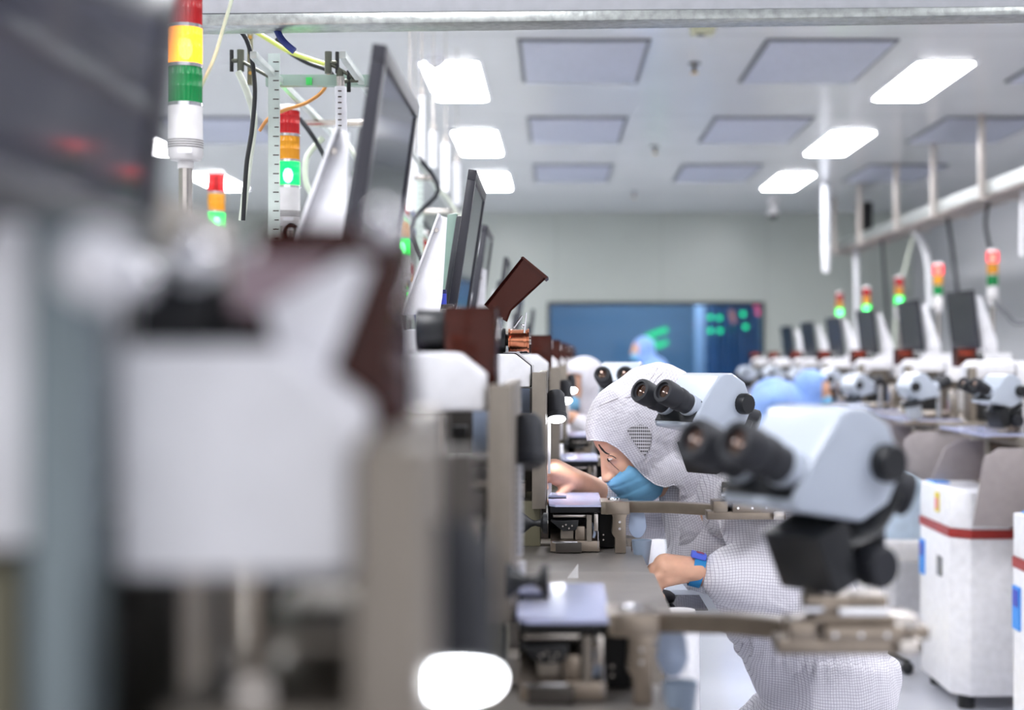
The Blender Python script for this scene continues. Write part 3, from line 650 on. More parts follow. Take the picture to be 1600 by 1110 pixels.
    # flap and cup at the post's right side
    e = [(X(.112+.016+.018*math.cos(a)*(1 if math.sin(a) < 0 else .9)), Z(-.322+.03*math.sin(a))) for a in [2*PI*i/28 for i in range(28)]]
    MB().prism(e, 'y', Yy(1.68), Yy(1.684)).build('side_flap', FLAPM, t, bev=.0008)
    MB().tube([(X(.118), Yy(1.69), Z(-.293)), (X(.128), Yy(1.69), Z(-.296)), (X(.134), Yy(1.69), Z(-.305))], .003, 8).build('flap_hinge', BLACK, t)
    cup = MB().lathe([(0, 0), (.013, 0), (.0195, .047), (.0185, .047), (.012, .003), (0, .003)], (X(.135), Yy(1.66), Z(-.4)), n=28).build('waste_cup', CUPM, t)
    MB().cyl((X(.118), Yy(1.69), Z(-.36)), (X(.118), Yy(1.69), Z(-.4)), .002).build('cup_hanger', CHROME, t)
    # operator shelf
    bx('control_shelf', .14, .28, 1.62, 1.9, -.495, -.485, LGREY, .002)
    bx('control_screen', .16, .26, 1.64, 1.82, -.485, -.483, mat('dark_lcd_glass', rgb(50, 50, 66), .08), 0)
    MB().ball((X(.175), Yy(1.72), Z(-.472)), (.03, .045, .015)).build('trackball', BLACK, t)
    return t

def slide_stage(px_off, label, ox, oy):
    """the dovetail slide that carries a microscope at the end of a swing arm"""
    t = thing('slide_mount', label, 'slide mount', (.33+ox, 1.58+oy, CAMZ-.3), group='sliding microscope mounts')
    def bx(name, x0, x1, y0, y1, z0, z1, m, bev=.0015): MB().box((x0+ox, y0+oy, CAMZ+z0), (x1+ox, y1+oy, CAMZ+z1)).build(name, m, t, bev=bev)
    bx('lower_slide', .225, .37, 1.555, 1.6, -.303, -.288, NICKEL)
    bx('slide_end', .345, .365, 1.54, 1.56, -.302, -.286, STEEL)
    bx('far_slide', .34, .39, 1.6, 1.635, -.296, -.283, NICKEL)
    bx('upper_slide', .27, .35, 1.54, 1.59, -.288, -.272, NICKEL)
    bx('rear_slide', .3, .375, 1.59, 1.64, -.283, -.27, STEEL)
    bx('left_jaw', .235, .262, 1.545, 1.6, -.288, -.268, NICKEL)
    bx('riser', .262, .345, 1.555, 1.62, -.272, -.264, NICKEL)
    bx('pedestal', .255, .3, 1.56, 1.6, -.264, -.245, NICKEL)
    bx('lock_lever', .285, .335, 1.545, 1.56, -.262, -.254, CHROME)
    bx('clamp_block', .3, .34, 1.57, 1.62, -.262, -.246, NICKEL)
    for k in range(3): MB().cyl((.28+.026*k+ox, 1.537+oy, CAMZ-.28), (.28+.026*k+ox, 1.542+oy, CAMZ-.28), .0022, n=12).build('slide_screw', CHROME, t)
    MB().cyl((.262+ox, 1.575+oy, CAMZ-.262), (.262+ox, 1.575+oy, CAMZ-.235), .01, .008).build('neck', DSTEEL, t)
    MB().cyl((.25+ox, 1.55+oy, CAMZ-.256), (.27+ox, 1.55+oy, CAMZ-.256), .004).build('cross_pin', CHROME, t)
    return t

# ================================================================ LEFT ROW
PITCH = 1.28
offs = [(0, -1.14)]+[(.03*k, PITCH*k) for k in range(0, 8)]
names = ['very blurred near wire bonding machine at the left edge with big white covers',
 'wire bonding machine with closed smoked spool cover and unlit black lamp, before the bending worker',
 'wire bonding machine whose smoked spool cover stands open, at which the white-hooded worker bends',
 'wire bonding machine just behind the bending worker\'s outstretched hand',
 'fourth nearest wire bonding machine beyond the worker, small and blurred', 'fifth wire bonding machine along the left row, small and blurred',
 'sixth wire bonding machine along the left row, near the seated worker with blue mask', 'seventh wire bonding machine of the left row, close to the back', 'farthest wire bonding machine of the left row by the window']
for i, (ox, oy) in enumerate(offs):
    kw = {}
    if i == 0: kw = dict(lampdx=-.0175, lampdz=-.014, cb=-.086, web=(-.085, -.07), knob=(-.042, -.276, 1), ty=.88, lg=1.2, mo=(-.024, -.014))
    if i == 1: kw = dict(knob=(-.028, -.245, 1.15))
    if i == 2: kw = dict(lampdx=.004)
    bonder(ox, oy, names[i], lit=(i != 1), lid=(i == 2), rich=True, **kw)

# slides and microscopes of the two near machines
slide_stage(0, 'nickel slide mount under the large blurred near microscope', 0, 0)
slide_stage(0, 'nickel slide mount under the sharply focused microscope', .055, PITCH)
MK = dict()
microscope(P(1288, 634, 1.60), R(36), 'large blurred grey-white stereo microscope with black eyepieces, nearest on the right', k=1.0)
microscope(P(1110, 583, 2.92), R(40), 'sharply focused grey-white stereo microscope in front of the hooded head', k=1.0)
slide_stage(0, 'nickel slide mount behind the hooded worker\'s head', .0, PITCH*2)
microscope(P(962, 566, 4.28)+Vector((.02, 0, 0)), R(78), 'grey-white stereo microscope facing the camera just above the white hood', k=1.0)

# left row screens
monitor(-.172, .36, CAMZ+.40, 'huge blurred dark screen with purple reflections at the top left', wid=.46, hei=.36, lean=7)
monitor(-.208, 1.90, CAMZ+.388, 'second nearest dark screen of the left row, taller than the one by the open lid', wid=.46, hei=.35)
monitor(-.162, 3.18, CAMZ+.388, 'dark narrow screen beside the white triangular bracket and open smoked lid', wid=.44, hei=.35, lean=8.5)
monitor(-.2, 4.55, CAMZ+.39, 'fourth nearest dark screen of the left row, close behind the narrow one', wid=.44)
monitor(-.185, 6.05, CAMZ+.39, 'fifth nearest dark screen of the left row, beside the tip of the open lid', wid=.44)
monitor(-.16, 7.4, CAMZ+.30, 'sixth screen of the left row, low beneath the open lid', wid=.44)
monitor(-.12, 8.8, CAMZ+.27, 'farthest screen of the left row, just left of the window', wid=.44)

def bracket(Y, x, zt, label, s=1):
    t = thing('bracket', label, 'bracket', (x, Y, zt-.18), group='white sheet brackets behind the screens')
    pt = lambda a, b: (x+a*s, zt+b*s)
    MB().prism([pt(0, 0), pt(.014, -.004), pt(.004, -.165), pt(-.002, -.2), pt(-.075, -.2)], 'y', Y, Y+.003).build('side_sheet', WHITE, t, bev=.0008)
    MB().prism([pt(0, .002), pt(-.075, -.2), pt(-.079, -.2), pt(-.004, .003)], 'y', Y-.02, Y+.06).build('flange', WHITE, t)
    b = MB(); c = Vector((x-.068*s, Y, zt-.142*s))
    ring = [(c.x+.012*math.cos(a), c.z+.013*math.sin(a)) for a in [2*PI*i/20 for i in range(20)]]; ri = [(c.x+.0055*math.cos(a), c.z+.007*math.sin(a)) for a in [2*PI*i/20 for i in range(20)]]
    for yy in (0,):
        vo = [b.bm.verts.new((p[0], Y-.002, p[1])) for p in ring]; vi = [b.bm.verts.new((p[0], Y-.002, p[1])) for p in ri]
        for i in range(20): b.bm.faces.new((vo[i], vo[(i+1) % 20], vi[(i+1) % 20], vi[i]))
    bmesh.ops.solidify(b.bm, geom=b.bm.faces[:], thickness=.003)
    b.build('hole_tab', WHITE, t)
    MB().cyl((x-.008*s, Y-.006, zt-.03*s), (x-.008*s, Y, zt-.03*s), .0045, n=16).build('bolt', STEEL, t)
    return t
bracket(3.1, P(688, 0, 3.1).x, P(0, 337, 3.1).z, 'white triangular sheet bracket with a bolt and a round hole tab', 1)
bracket(2.15, P(531, 0, 2.15).x, P(0, 203, 2.15).z, 'blurred white triangular bracket left of the tall near screen', 1)
bracket(4.6, P(770, 0, 4.6).x-.03, CAMZ+.26, 'white bracket behind the fourth screen of the left row', .9)
tag(MB().prism([(P(699, 0, 3.3).x, P(0, 335, 3.3).z), (P(714, 0, 3.3).x, P(0, 333, 3.3).z), (P(706, 0, 3.3).x, P(0, 470, 3.3).z), (P(690, 0, 3.3).x, P(0, 470, 3.3).z)], 'y', 3.3, 3.5).build('ribbed_vent', mat('green_lit_vent', rgb(150, 178, 165), .4), bev=.002), 'ribbed screen vent with green light painted in, between the white bracket and the narrow screen', 'sheet')  # screen's back vent, green tower light put into its colour
t = thing('marker_pen', 'blue marker pen standing beside the narrow screen', 'pen', P(693, 476, 3.12)); q = t.location
MB().cyl(q, q+Vector((0, 0, .022)), .0065).build('pen_barrel', BLUEM, t); MB().cyl(q+Vector((0, 0, .022)), q+Vector((0, 0, .03)), .007, .006).build('pen_cap', mat('navy_plastic', rgb(25, 30, 90), .4), t)
tag(MB().box(q+Vector((-.015, -.012, -.01)), q+Vector((.02, .03, 0))).build('pen_tray', BLACK, bev=.002), 'small dark ledge under the blue marker pen', 'tray')

# left row signal towers
tower_light(P(290, 0, 2.64).x, 2.64, P(0, -21, 2.64).z, 'amber', 'large signal tower with its amber lens lit at the upper left', .84, seg=.067, r=.0282)
tower_light(P(450, 0, 3.77).x, 3.77, P(0, 170, 3.77).z, 'green', 'signal tower with lit green lens beside the ruler-like post', .84, r=.0285)
tower_light(P(338, 0, 5.0).x, 5.0, P(0, 270, 5.0).z, 'green', 'small signal tower left of the hoses, below a lit ceiling panel', 0.0)
tower_light(P(627, 0, 5.6).x, 5.6, P(0, 318, 5.6).z, 'green', 'green-lit signal tower just behind the right edge of the tall screen', .84)
tower_light(P(660, 0, 7.0).x, 7.0, P(0, 364, 7.0).z, 'green', 'small green-lit signal tower behind the white triangular bracket', .84)
tower_light(P(636, 0, 8.3).x, 8.3, P(0, 412, 8.3).z, 'green', 'tiny signal tower low between the tall screen and the white bracket', 0.0, order=('red', 'amber', 'green'))

# service rails, posts, hoses over the left row
RAIL = mat('white_rail', rgb(205, 212, 208), .35, metal=.3)
for k, (x, z, y0, y1) in enumerate(((-.61, .6, 3.1, 9.5), (-.43, .6, 3.1, 9.5), (-.52, .47, 4.0, 9.5))):
    tag(MB().box((x-.007, y0, CAMZ+z), (x+.007, y1, CAMZ+z+.015)).build('service_rail', RAIL, bev=.002), ['white service rail running back overhead, left one of the pair', 'white service rail running back overhead, right one of the pair', 'lower service rail between the overhead pair'][k], 'rail', 'overhead service rails')
for k, (px, Y, w_) in enumerate(((428, 3.3, .0125), (600, 4.2, .012), (655, 5.6, .014), (700, 7.8, .014))):
    x = P(px, 0, Y).x; t = thing('slotted_post', ['ruler-like slotted white post beside the green-lit signal tower', 'thin slotted post behind the near screen', 'slotted post among the far hoses', 'farthest slotted post left of the lit ceiling panels'][k], 'post', (x, Y, 1.35), group='slotted posts')
    MB().box((x-w_, Y, 1.35), (x+w_, Y+.003, 1.9)).box((x-w_, Y, 1.35), (x-w_+.003, Y+.03, 1.9)).build('post_angle', mat('pale_green_angle', rgb(206, 218, 212), .4), t)
    b = MB()
    for j in range(27): b.box((x+w_*.1 if j % 2 else x-w_*.15, Y-.0006, 1.36+j*.02), (x+w_*.85, Y, 1.3625+j*.02))
    b.build('slot_marks', DSTEEL, t)
def hose(pts, r, m, label, name='hose', cat='hose', Y=3.4):
    return tag(MB().tube([P(*p) if len(p) == 3 else P(p[0], p[1], Y) for p in pts], r, 10, 6).build(name, m), label, cat)
hose([(368, -20), (350, 40), (335, 90), (312, 140)], .0032, CLEARTUBE, 'thin clear hose curving down in front of the duct beside the large tower', Y=2.7)
hose([(352, 30), (385, 62), (398, 130), (394, 200), (385, 260), (380, 345)], .0048, BLACK, 'black cable hanging beside the ruler-like post', 'cable', 'cable', 3.2)
hose([(372, 112), (388, 150), (397, 190), (388, 260), (378, 345)], .0075, mat('milky_hose', rgb(214, 220, 205), .35), 'milky hose hanging behind the black cable', Y=3.26)
hose([(392, 45), (420, 62), (455, 82), (508, 100)], .0055, LIMEH, 'yellow-green hose sagging between the overhead rails', Y=3.5)
hose([(514, 112), (506, 140), (480, 160), (445, 172), (420, 185), (405, 205)], .004, ORANGEH, 'orange hose looping down to the ruler-like post', Y=3.45)
hose([(432, 60), (450, 80), (480, 98), (515, 112), (526, 135)], .0055, BLACK, 'black hose bending toward the valve handles', Y=3.6)
hose([(468, 185), (490, 215), (510, 250)], .006, RUBBER, 'black hose passing behind the tower with green light', Y=3.9)
hose([(505, 215), (480, 245), (478, 285), (492, 310)], .008, mat('milky_hose', rgb(214, 220, 205), .35), 'milky hose bend right of the tower with green light', Y=4.0)
hose([(428, 36), (437, 56), (446, 68), (460, 80)], .007, BLUEH, 'navy hose stub under the duct', Y=3.04)
t = thing('gauge_tube', 'vertical white flow tube with tick marks above the blurred bracket', 'flow tube', P(534, 215, 3.3)); x = t.location.x
MB().cyl(P(534, 215, 3.3), P(532, 136, 3.3), .0125).build('tube_body', WHITE, t)
MB().cyl(P(532, 136, 3.3), P(532, 120, 3.3), .009).build('tube_fitting', STEEL, t)
b = MB()
for j in range(8): b.box(P(528, 206-j*9, 3.285), P(534, 204.8-j*9, 3.29))
b.build('tick_marks', DSTEEL, t)
VB = mat('dark_valve_metal', rgb(86, 88, 78), .35, metal=.8)
for k, (px, py, h, d_) in enumerate(((376, 95, -1, 1), (513, 98, 1, 1), (531, 127, 1, 1))):
    t = thing('valve', ['valve with black bar handle left of the black cable', 'valve with black handle between the hoses', 'valve with black handle on top of the white flow tube'][k], 'valve', P(px, py, 3.35), group='hose valves')
    MB().cyl(P(px, py-17, 3.35), P(px, py+17, 3.35), .008, n=12).cyl(P(px, py, 3.35), P(px+h*14, py, 3.35), .005, n=12).build('valve_body', VB, t)
    MB().cyl(P(px+h*14, py-17, 3.35), P(px+h*14, py+17, 3.35), .0045, n=10).build('valve_handle', BLACKM, t, bev=.001); rx = -.61 if k == 0 else -.43; MB().cyl(P(px, py, 3.35), (rx, 3.35, CAMZ+.6), .004, n=10).build('valve_bracket', VB, t)
t = thing('valve_block', 'tall dark manifold block with brass dots behind the black cable', 'valve block', P(391, 130, 3.42))
MB().box(P(386, 132, 3.42), P(396, 40, 3.44)).build('manifold', mat('olive_metal', rgb(110, 108, 86), .4, metal=.5), t, bev=.002)
for j in range(3): MB().cyl(P(391, 58+j*28, 3.415), P(391, 58+j*28, 3.42), .004, n=12).build('brass_port', BRASS, t)
t = thing('glass_shelf', 'thin greenish cross plate between the overhead rails behind the hoses', 'shelf', P(480, 128, 3.4))
MB().box(P(415, 134, 3.4), P(600, 119, 3.42)).build('cross_plate', sheer('green_plate', rgb(170, 190, 178), .75, .2), t)
MB().box(P(478, 132, 3.39), P(488, 122, 3.4)).build('green_tag', mat('green_tag', rgb(60, 200, 90), .5), t)
# clusters of white flow tubes and hoses farther back
for k, (px, py0, py1, Y, r) in enumerate(((640, 175, 330, 5.0, .016), (659, 150, 250, 5.2, .013), (677, 205, 262, 6.2, .018), (696, 225, 300, 7.2, .02), (714, 255, 320, 8.0, .02), (648, 250, 330, 6.6, .012))):
    t = thing('gauge_tube', ['blurred white flow tube beside the tall screen, nearest of the far ones', 'blurred white flow tube right of the tall screen top', 'blurred white flow tube left of the second lit panel', 'thick blurred white flow tube before the narrow screen', 'farthest white flow tube touching the narrow screen', 'short thin white flow tube low beside the tall screen'][k], 'flow tube', P(px, py1, Y), group='far white flow tubes')
    MB().cyl(P(px, py1, Y), P(px, py0, Y), r, n=16).build('tube_body', WHITE, t); MB().cyl(P(px, py0, Y), P(px, py0-12, Y), r*.6, n=12).build('tube_fitting', STEEL, t); h_ = P(px, py0-12, Y); MB().cyl(h_, (h_.x, h_.y, HC), .003, n=8).build('support_rod', STEEL, t)
for k in range(8):
    Y = 4.4+k*.42; x = (-.61, -.43)[k % 2]; z = CAMZ+.622
    pts = [Vector((x, Y, z)), Vector((x+.06, Y+.03, z-.1)), Vector((x-.03+.1*random.random(), Y, z-.22)), Vector((x+.05, Y-.05, z-.36-.1*random.random())), Vector((x+.1, Y, z-.6))]
    tag(MB().tube(pts, .006+.004*random.random(), 8, 5).build('hose', [mat('milky_hose', rgb(214, 220, 205), .35), RUBBER, WHITE, MATS['milky_hose'], BLUEH][k % 5]), '%s of the blurred looping hoses hanging under the service rails' % ORD[k], 'hose', 'far looping hoses')
for k in range(5):
    Y = 3.9+k*1.2
    tag(MB().box((-.64, Y, CAMZ+.585), (-.40, Y+.03, CAMZ+.6)).build('cross_bar', STEEL, bev=.001), '%s metal cross bar joining the overhead service rails' % ORD[k], 'bar', 'rail cross bars')

# ================================================================ RIGHT ROW
def right_machine(y, label, detailed=True):
    t = thing('wire_bonder', label, 'machine', (1.4, y, 0), group='wire bonding machines of the right row')
    def bx(name, x0, x1, y0, y1, z0, z1, m, bev=.003): return MB().box((x0, y+y0, z0), (x1, y+y1, z1)).build(name, m, t, bev=bev)
    def foot(g=0): return [(1.4-g, y+.06), (1.46, y-g), (2.5, y-g), (2.5, y+.52+g), (1.42, y+.52+g), (1.4-g, y+.5)]
    MB().prism(foot(), 'z', .05, .605).build('cabinet', WHITE, t, bev=.006)
    MB().prism(foot(.003), 'z', .606, .636).build('red_band', REDM, t)
    MB().prism([(1.4, y+.06), (1.46, y), (1.6, y), (1.6, y+.5), (1.4, y+.5)], 'z', .637, .77).build('upper_box', WHITE, t, bev=.006)
    bx('cabinet_gap', 1.63, 1.634, -.001, .0, .07, .6, GREY, 0)
    bx('blue_sticker', 1.394, 1.4, .42, .49, .42, .55, CYANM, 0); bx('navy_sticker', 1.392, 1.394, .43, .48, .49, .54, BLUEM, 0)
    bx('yellow_sticker', 1.394, 1.4, .2, .25, .68, .75, YELLOWM, 0); bx('pink_sticker', 1.392, 1.394, .2, .24, .69, .73, PINKM, 0)
    bx('grey_sticker', 1.394, 1.4, .16, .22, .45, .52, GREY, 0)
    bx('blue_cap', 1.42, 1.48, .36, .48, .77, .776, CYANM, .001)
    MB().prism([(1.44, .66), (1.48, .90), (1.53, .93), (2.0, .93), (2.0, .645)], 'y', y-.1, y-.09).build('guard_sheet', GUARD, t, bev=.003)
    MB().prism([(1.42, .78), (1.47, .90), (1.52, .93), (1.62, .93), (1.62, .78)], 'y', y+.4, y+.41).build('small_guard', GUARD, t, bev=.002)
    bx('bed', 1.62, 2.5, -.12, .75, .93, .965, BEIGE); bx('deck', 1.5, 1.75, .0, .6, .965, .975, CLEAR, 0)
    bx('body', 1.7, 2.45, .62, .9, .3, .93, BEIGE)
    for fx in (1.46, 2.44):
        for fy in (.06, .46): MB().cyl((fx, y+fy, 0), (fx, y+fy, .05), .03, n=16).build('foot', BLACK, t)
    bx('front_column', 1.78, 1.81, .0, .06, .965, 1.2, BEIGE); bx('column_web', 1.83, 2.1, .2, .3, .965, 1.18, BEIGE)
    bx('black_housing', 1.86, 1.95, .02, .2, .97, 1.1, BLACKM); bx('steel_stage', 1.62, 1.76, .1, .4, .975, 1.0, NICKEL)
    bx('rod_bracket', 1.7, 1.73, .02, .06, .975, 1.1, STEEL, .001)
    if detailed:
        MB().cyl((1.66, y+.05, .975), (1.66, y+.05, 1.1), .012).build('chrome_rod', CHROME, t)
        MB().cyl((1.73, y+.12, .975), (1.73, y+.12, 1.05), .016).build('bottle', PINKM, t)
    z = 1.2
    MB().prism([(1.78, z-.05), (1.78, z+.005), (1.81, z+.03), (1.98, z+.03), (1.98, z-.03), (1.86, z-.03), (1.84, z-.05)], 'y', y+.02, y+.16).build('head_cover', WHITE, t, bev=.006)
    bx('side_cover', 1.99, 2.1, .02, .2, 1.12, 1.225, WHITE, .01)
    bx('spool_cover', 1.78, 1.86, .18, .3, 1.2, 1.285, AMBER, .002)
    MB().cyl((1.79, y+.24, 1.245), (1.85, y+.24, 1.245), .026).build('wire_spool', COPPER, t)
    MB().cyl((1.865, y+.24, 1.24), (1.9, y+.24, 1.24), .028).build('motor', BLACK, t)
    bx('power_box', 2.1, 2.5, .3, .6, .965, 1.17, CREAM, .01)
    return t
RY = [4.2, 5.4, 6.6, 7.8, 9.0, 10.2, 11.4, 12.6, 13.8]
rn = ['right row machine cut off by the right edge of the picture, nearest white cabinet', 'right row machine with the fully seen white cabinet, red band and blue stickers', 'right row machine behind the full white cabinet, beside the pale blue chair']+['%s machine of the right row, counted from the right edge' % ORD[k] for k in range(3, 9)]
for k, y in enumerate(RY): right_machine(y, rn[k], k < 6)
for k, (Y, px) in enumerate(((8.0, 1510), (9.2, 1426), (10.5, 1357), (11.8, 1306), (13.1, 1264), (14.4, 1231))):
    x = P(px, 0, Y).x; zt = CAMZ+[.345, .338, .32, .3, .29, .28][k]
    o = monitor(x, Y, zt, ['rightmost and largest dark screen of the right row, by the red-lit tower', 'second dark screen from the right edge in the right row', 'third dark screen from the right edge in the right row', 'fourth dark screen from the right edge, under a green-lit tower', 'fifth dark screen from the right edge in the right row', 'farthest small dark screen of the right row near the window'][k], facing=-1, wid=.36, hei=.31, lean=7, group='screens of the right row')
    o.rotation_euler = (0, R(-7), R(7))
    a = thing('screen_arm', ['white jointed arm holding the rightmost screen', 'white jointed arm holding the second screen from the right edge', 'white jointed arm holding the third screen from the right edge', 'white jointed arm holding the fourth screen from the right edge', 'white jointed arm holding the fifth screen from the right edge', 'white jointed arm holding the farthest right row screen'][k], 'arm', (x+.19, Y+.15, CAMZ-.02), group='screen arms of the right row')
    z0 = CAMZ-.02
    MB().prism([(x+.09, zt-.03), (x+.115, zt-.03), (x+.2, z0+.09), (x+.2, z0+.03), (x+.13, z0+.03)], 'y', Y+.13, Y+.17).build('upright', WHITE, a, bev=.004)
    MB().cyl((x+.16, Y+.12, z0+.07), (x+.16, Y+.18, z0+.07), .035).build('joint', WHITE, a, bev=.003)
    MB().box((x+.09, Y+.11, z0-.04), (x+.27, Y+.19, z0+.035)).build('arm_foot', WHITE, a, bev=.006)
for k, (px, py, Y, lit) in enumerate(((1551, 392, 8.4, 'red'), (1466, 413, 9.5, 'red'), (1405, 433, 10.7, 'green'), (1354, 450, 12.0, 'green'), (1312, 458, 13.2, 'green'))):
    x = P(px, 0, Y).x
    tower_light(x, Y, P(0, py, Y).z, lit, ['red-lit signal tower nearest the right edge', 'red-lit signal tower second from the right edge', 'green-lit signal tower third from the right edge', 'green-lit signal tower fourth from the right edge', 'leftmost green-lit signal tower of the right row'][k], 1.24, seg=.064, r=.03)
sc = [(1566, 585, 5.45, 25, 0, 'sharpest microscope of the right row, at the right edge above the guard sheet'), (1428, 583, 6.6, 200, 1, 'microscope of the right row with pale cone hanging down, second from the right edge'), (1336, 584, 7.9, 215, 1, 'microscope with pale cone right of the worker in blue'), (1295, 577, 9.1, 205, 0, 'white microscope head just above the worker in blue'), (1247, 574, 10.3, 200, 0, 'small microscope left above the worker in blue'), (1205, 572, 11.6, 200, 0, 'small microscope in front of the window frame'), (1165, 572, 12.8, 200, 0, 'farthest microscope of the right row under the window')]
for px, py, Y, yaw, cn, lb in sc:
    o = microscope(P(px, py, Y), R(yaw), lb, k=1.0, carrier=not cn, cone=bool(cn))
    a = thing('microscope_stand', 'steel stand under the '+lb.split(',')[0].replace('sharpest ', ''), 'stand', (P(px, 0, Y).x, Y, .98), group='microscope stands of the right row')
    MB().cyl((P(px, 0, Y).x, Y, .965), (P(px, 0, Y).x, Y, CAMZ+(VY-py)*Y/F-.2), .014).build('stand_post', STEEL, a); MB().box((P(px, 0, Y).x-.05, Y-.05, .955), (P(px, 0, Y).x+.2, Y+.05, .968)).build('stand_base', NICKEL, a, bev=.002)
# cable tray with hangers
xt = 2.97
t = thing('cable_tray', 'long metal cable tray hung under the ceiling along the right row', 'cable tray', (xt, 12.5, 2.33))
MB().box((xt-.12, 8.3, 2.31), (xt-.1, 16, 2.40)).build('near_side', GALV, t); MB().box((xt+.1, 8.3, 2.31), (xt+.12, 16, 2.40)).build('far_side', GALV, t)
MB().box((xt-.12, 8.3, 2.30), (xt+.12, 16, 2.315)).build('tray_bottom', mat('brown_tray', rgb(150, 138, 132), .5), t)
b = MB()
for j in range(5): b.tube([(xt-.08+.04*j, 8.3+k_*1.9, 2.35+.03*math.sin(j*3+k_*2)) for k_ in range(5)], .016, 8)
b.build('cables', GREY, t)
for k, Y in enumerate((8.9, 10.2, 11.5, 12.76, 14.3, 15.6)):
    tag(MB().box((xt-.155, Y, 2.30), (xt-.115, Y+.04, HC)).box((xt-.155, Y, 2.285), (xt+.15, Y+.04, 2.30)).build('tray_hanger', mat('pale_hanger', rgb(200, 192, 186), .4, metal=.4), bev=.002), '%s steel hanger holding the cable tray to the ceiling' % ORD[k], 'hanger', 'cable tray hangers')
tag(MB().box((P(1340, 0, 15.3).x, 15.25, 2.38), (P(1362, 0, 15.3).x, 15.4, 2.78)).build('speaker_box', BLACKM, bev=.008), 'black box at the far end of the cable tray', 'box')
for k, (Yc, pts, r, m_) in enumerate(((15.2, [(1337, 388), (1338, 420), (1340, 560)], .026, WHITE), (12.8, [(1425, 357), (1448, 400), (1453, 480)], .026, WHITE), (14.0, [(1378, 373), (1382, 430), (1390, 560)], .014, RUBBER), (11.65, [(1480, 337), (1492, 420), (1508, 560)], .014, RUBBER), (10.5, [(1545, 313), (1540, 350), (1548, 394)], .012, RUBBER), (12.8, [(1430, 357), (1412, 430), (1400, 500), (1395, 560)], .01, MATS['milky_hose']), (8.3, [(1552, 470), (1572, 490), (1590, 505), (1635, 498)], .012, GREY), (9.76, [(1598, 294), (1597, 360), (1596, 400)], .014, WHITE))):
    tag(MB().tube([P(a_, b_, Yc) for a_, b_ in pts], r, 10).build('drop_cable', m_), ['thick white hose dropping at the far end of the tray', 'thick white hose curving down between two towers', 'dark cable dropping right of the far white hose', 'dark cable dropping beside the rightmost screen', 'dark cable above the rightmost red-lit tower', 'thin milky hose right of the third tower', 'grey cable looping right of the rightmost tower', 'white hose at the right edge under the tray'][k], 'cable', 'cables dropping from the tray')

# stool with pale blue cover by the right row
q = Vector((1.3, 6.25, 0))
t = thing('chair', 'pale blue covered chair behind the large near microscope', 'chair', q)
MB().prism([(-.2+q.x, .52), (.16+q.x, .50), (.19+q.x, .74), (.06+q.x, .80), (-.1+q.x, .74)], 'y', q.y-.15, q.y+.1).build('seat_cover', LBLUE, t, bev=.04, seg=3)
MB().box(q+Vector((-.2, -.2, .43)), q+Vector((.2, .2, .52))).build('seat', PORCEL, t, bev=.03)
MB().cyl(q+Vector((0, 0, .08)), q+Vector((0, 0, .45)), .025).build('gas_lift', CHROME, t)
for j in range(5):
    a = j*2*PI/5; MB().cyl(q+Vector((0, 0, .09)), q+Vector((.25*math.cos(a), .25*math.sin(a), .05)), .016, .012).build('leg', BLACK, t); MB().ball(q+Vector((.25*math.cos(a), .25*math.sin(a), .027)), .026).build('caster', BLACK, t)
tag(MB().box((1.0, 4.0, .001), (1.1, 9.0, .004)).build('floor_tape', YELLOWM, smooth=0), 'yellow marking tape on the floor along the right row', 'floor tape')

# ================================================================ PEOPLE
YO = 3.2
def Q(px, py, dy=0): return P(px, py, YO) + Vector((0, dy, 0))*1.0 if False else Vector((P(px, py, YO).x, YO+dy, P(px, py, YO).z))
def Qd(px, py, Y): return P(px, py, Y)
op = thing('person', 'person in white hooded gridded cleanroom suit and blue mask, bending over the machine', 'person', (.55, YO, 0))
# ---- body: head, neck, arms and hands in one skin
hc = Q(1000, 688); HR = Matrix.Translation(hc) @ Matrix.Rotation(R(12), 4, 'Z') @ Matrix.Rotation(R(-29), 4, 'Y')
def H(x, y, z): return HR @ Vector((x, y, z))
e3 = (HR.to_euler())
sk = [('e', H(.012, 0, .03), (.092, .074, .098), e3), ('e', H(-.032, 0, -.02), (.058, .062, .082), e3), ('e', H(-.03, 0, -.07), (.052, .048, .045), e3),
      ('c', H(-.083, 0, .012), H(-.101, 0, -.033), .0075, .0105), ('e', H(-.096, .012, -.036), (.010, .008, .008)), ('e', H(-.096, -.012, -.036), (.010, .008, .008)),
      ('e', H(-.066, .024, .026), (.014, .024, .010), e3), ('e', H(-.066, -.024, .026), (.014, .024, .010), e3), ('e', H(-.046, 0, .035), (.042, .056, .052), e3),
      ('e', H(-.058, .036, -.028), (.024, .02, .024), e3), ('e', H(-.058, -.036, -.028), (.024, .02, .024), e3),
      ('e', H(-.072, -.031, .004), (.0125, .0145, .0095), e3), ('e', H(-.072, .031, .004), (.0125, .0145, .0095), e3),
      ('e', H(.01, .076, -.0), (.018, .008, .03), e3), ('e', H(.01, -.076, -.0), (.018, .008, .03), e3),
      ('c', H(.02, 0, -.06), Q(1095, 790), .052, .06)]
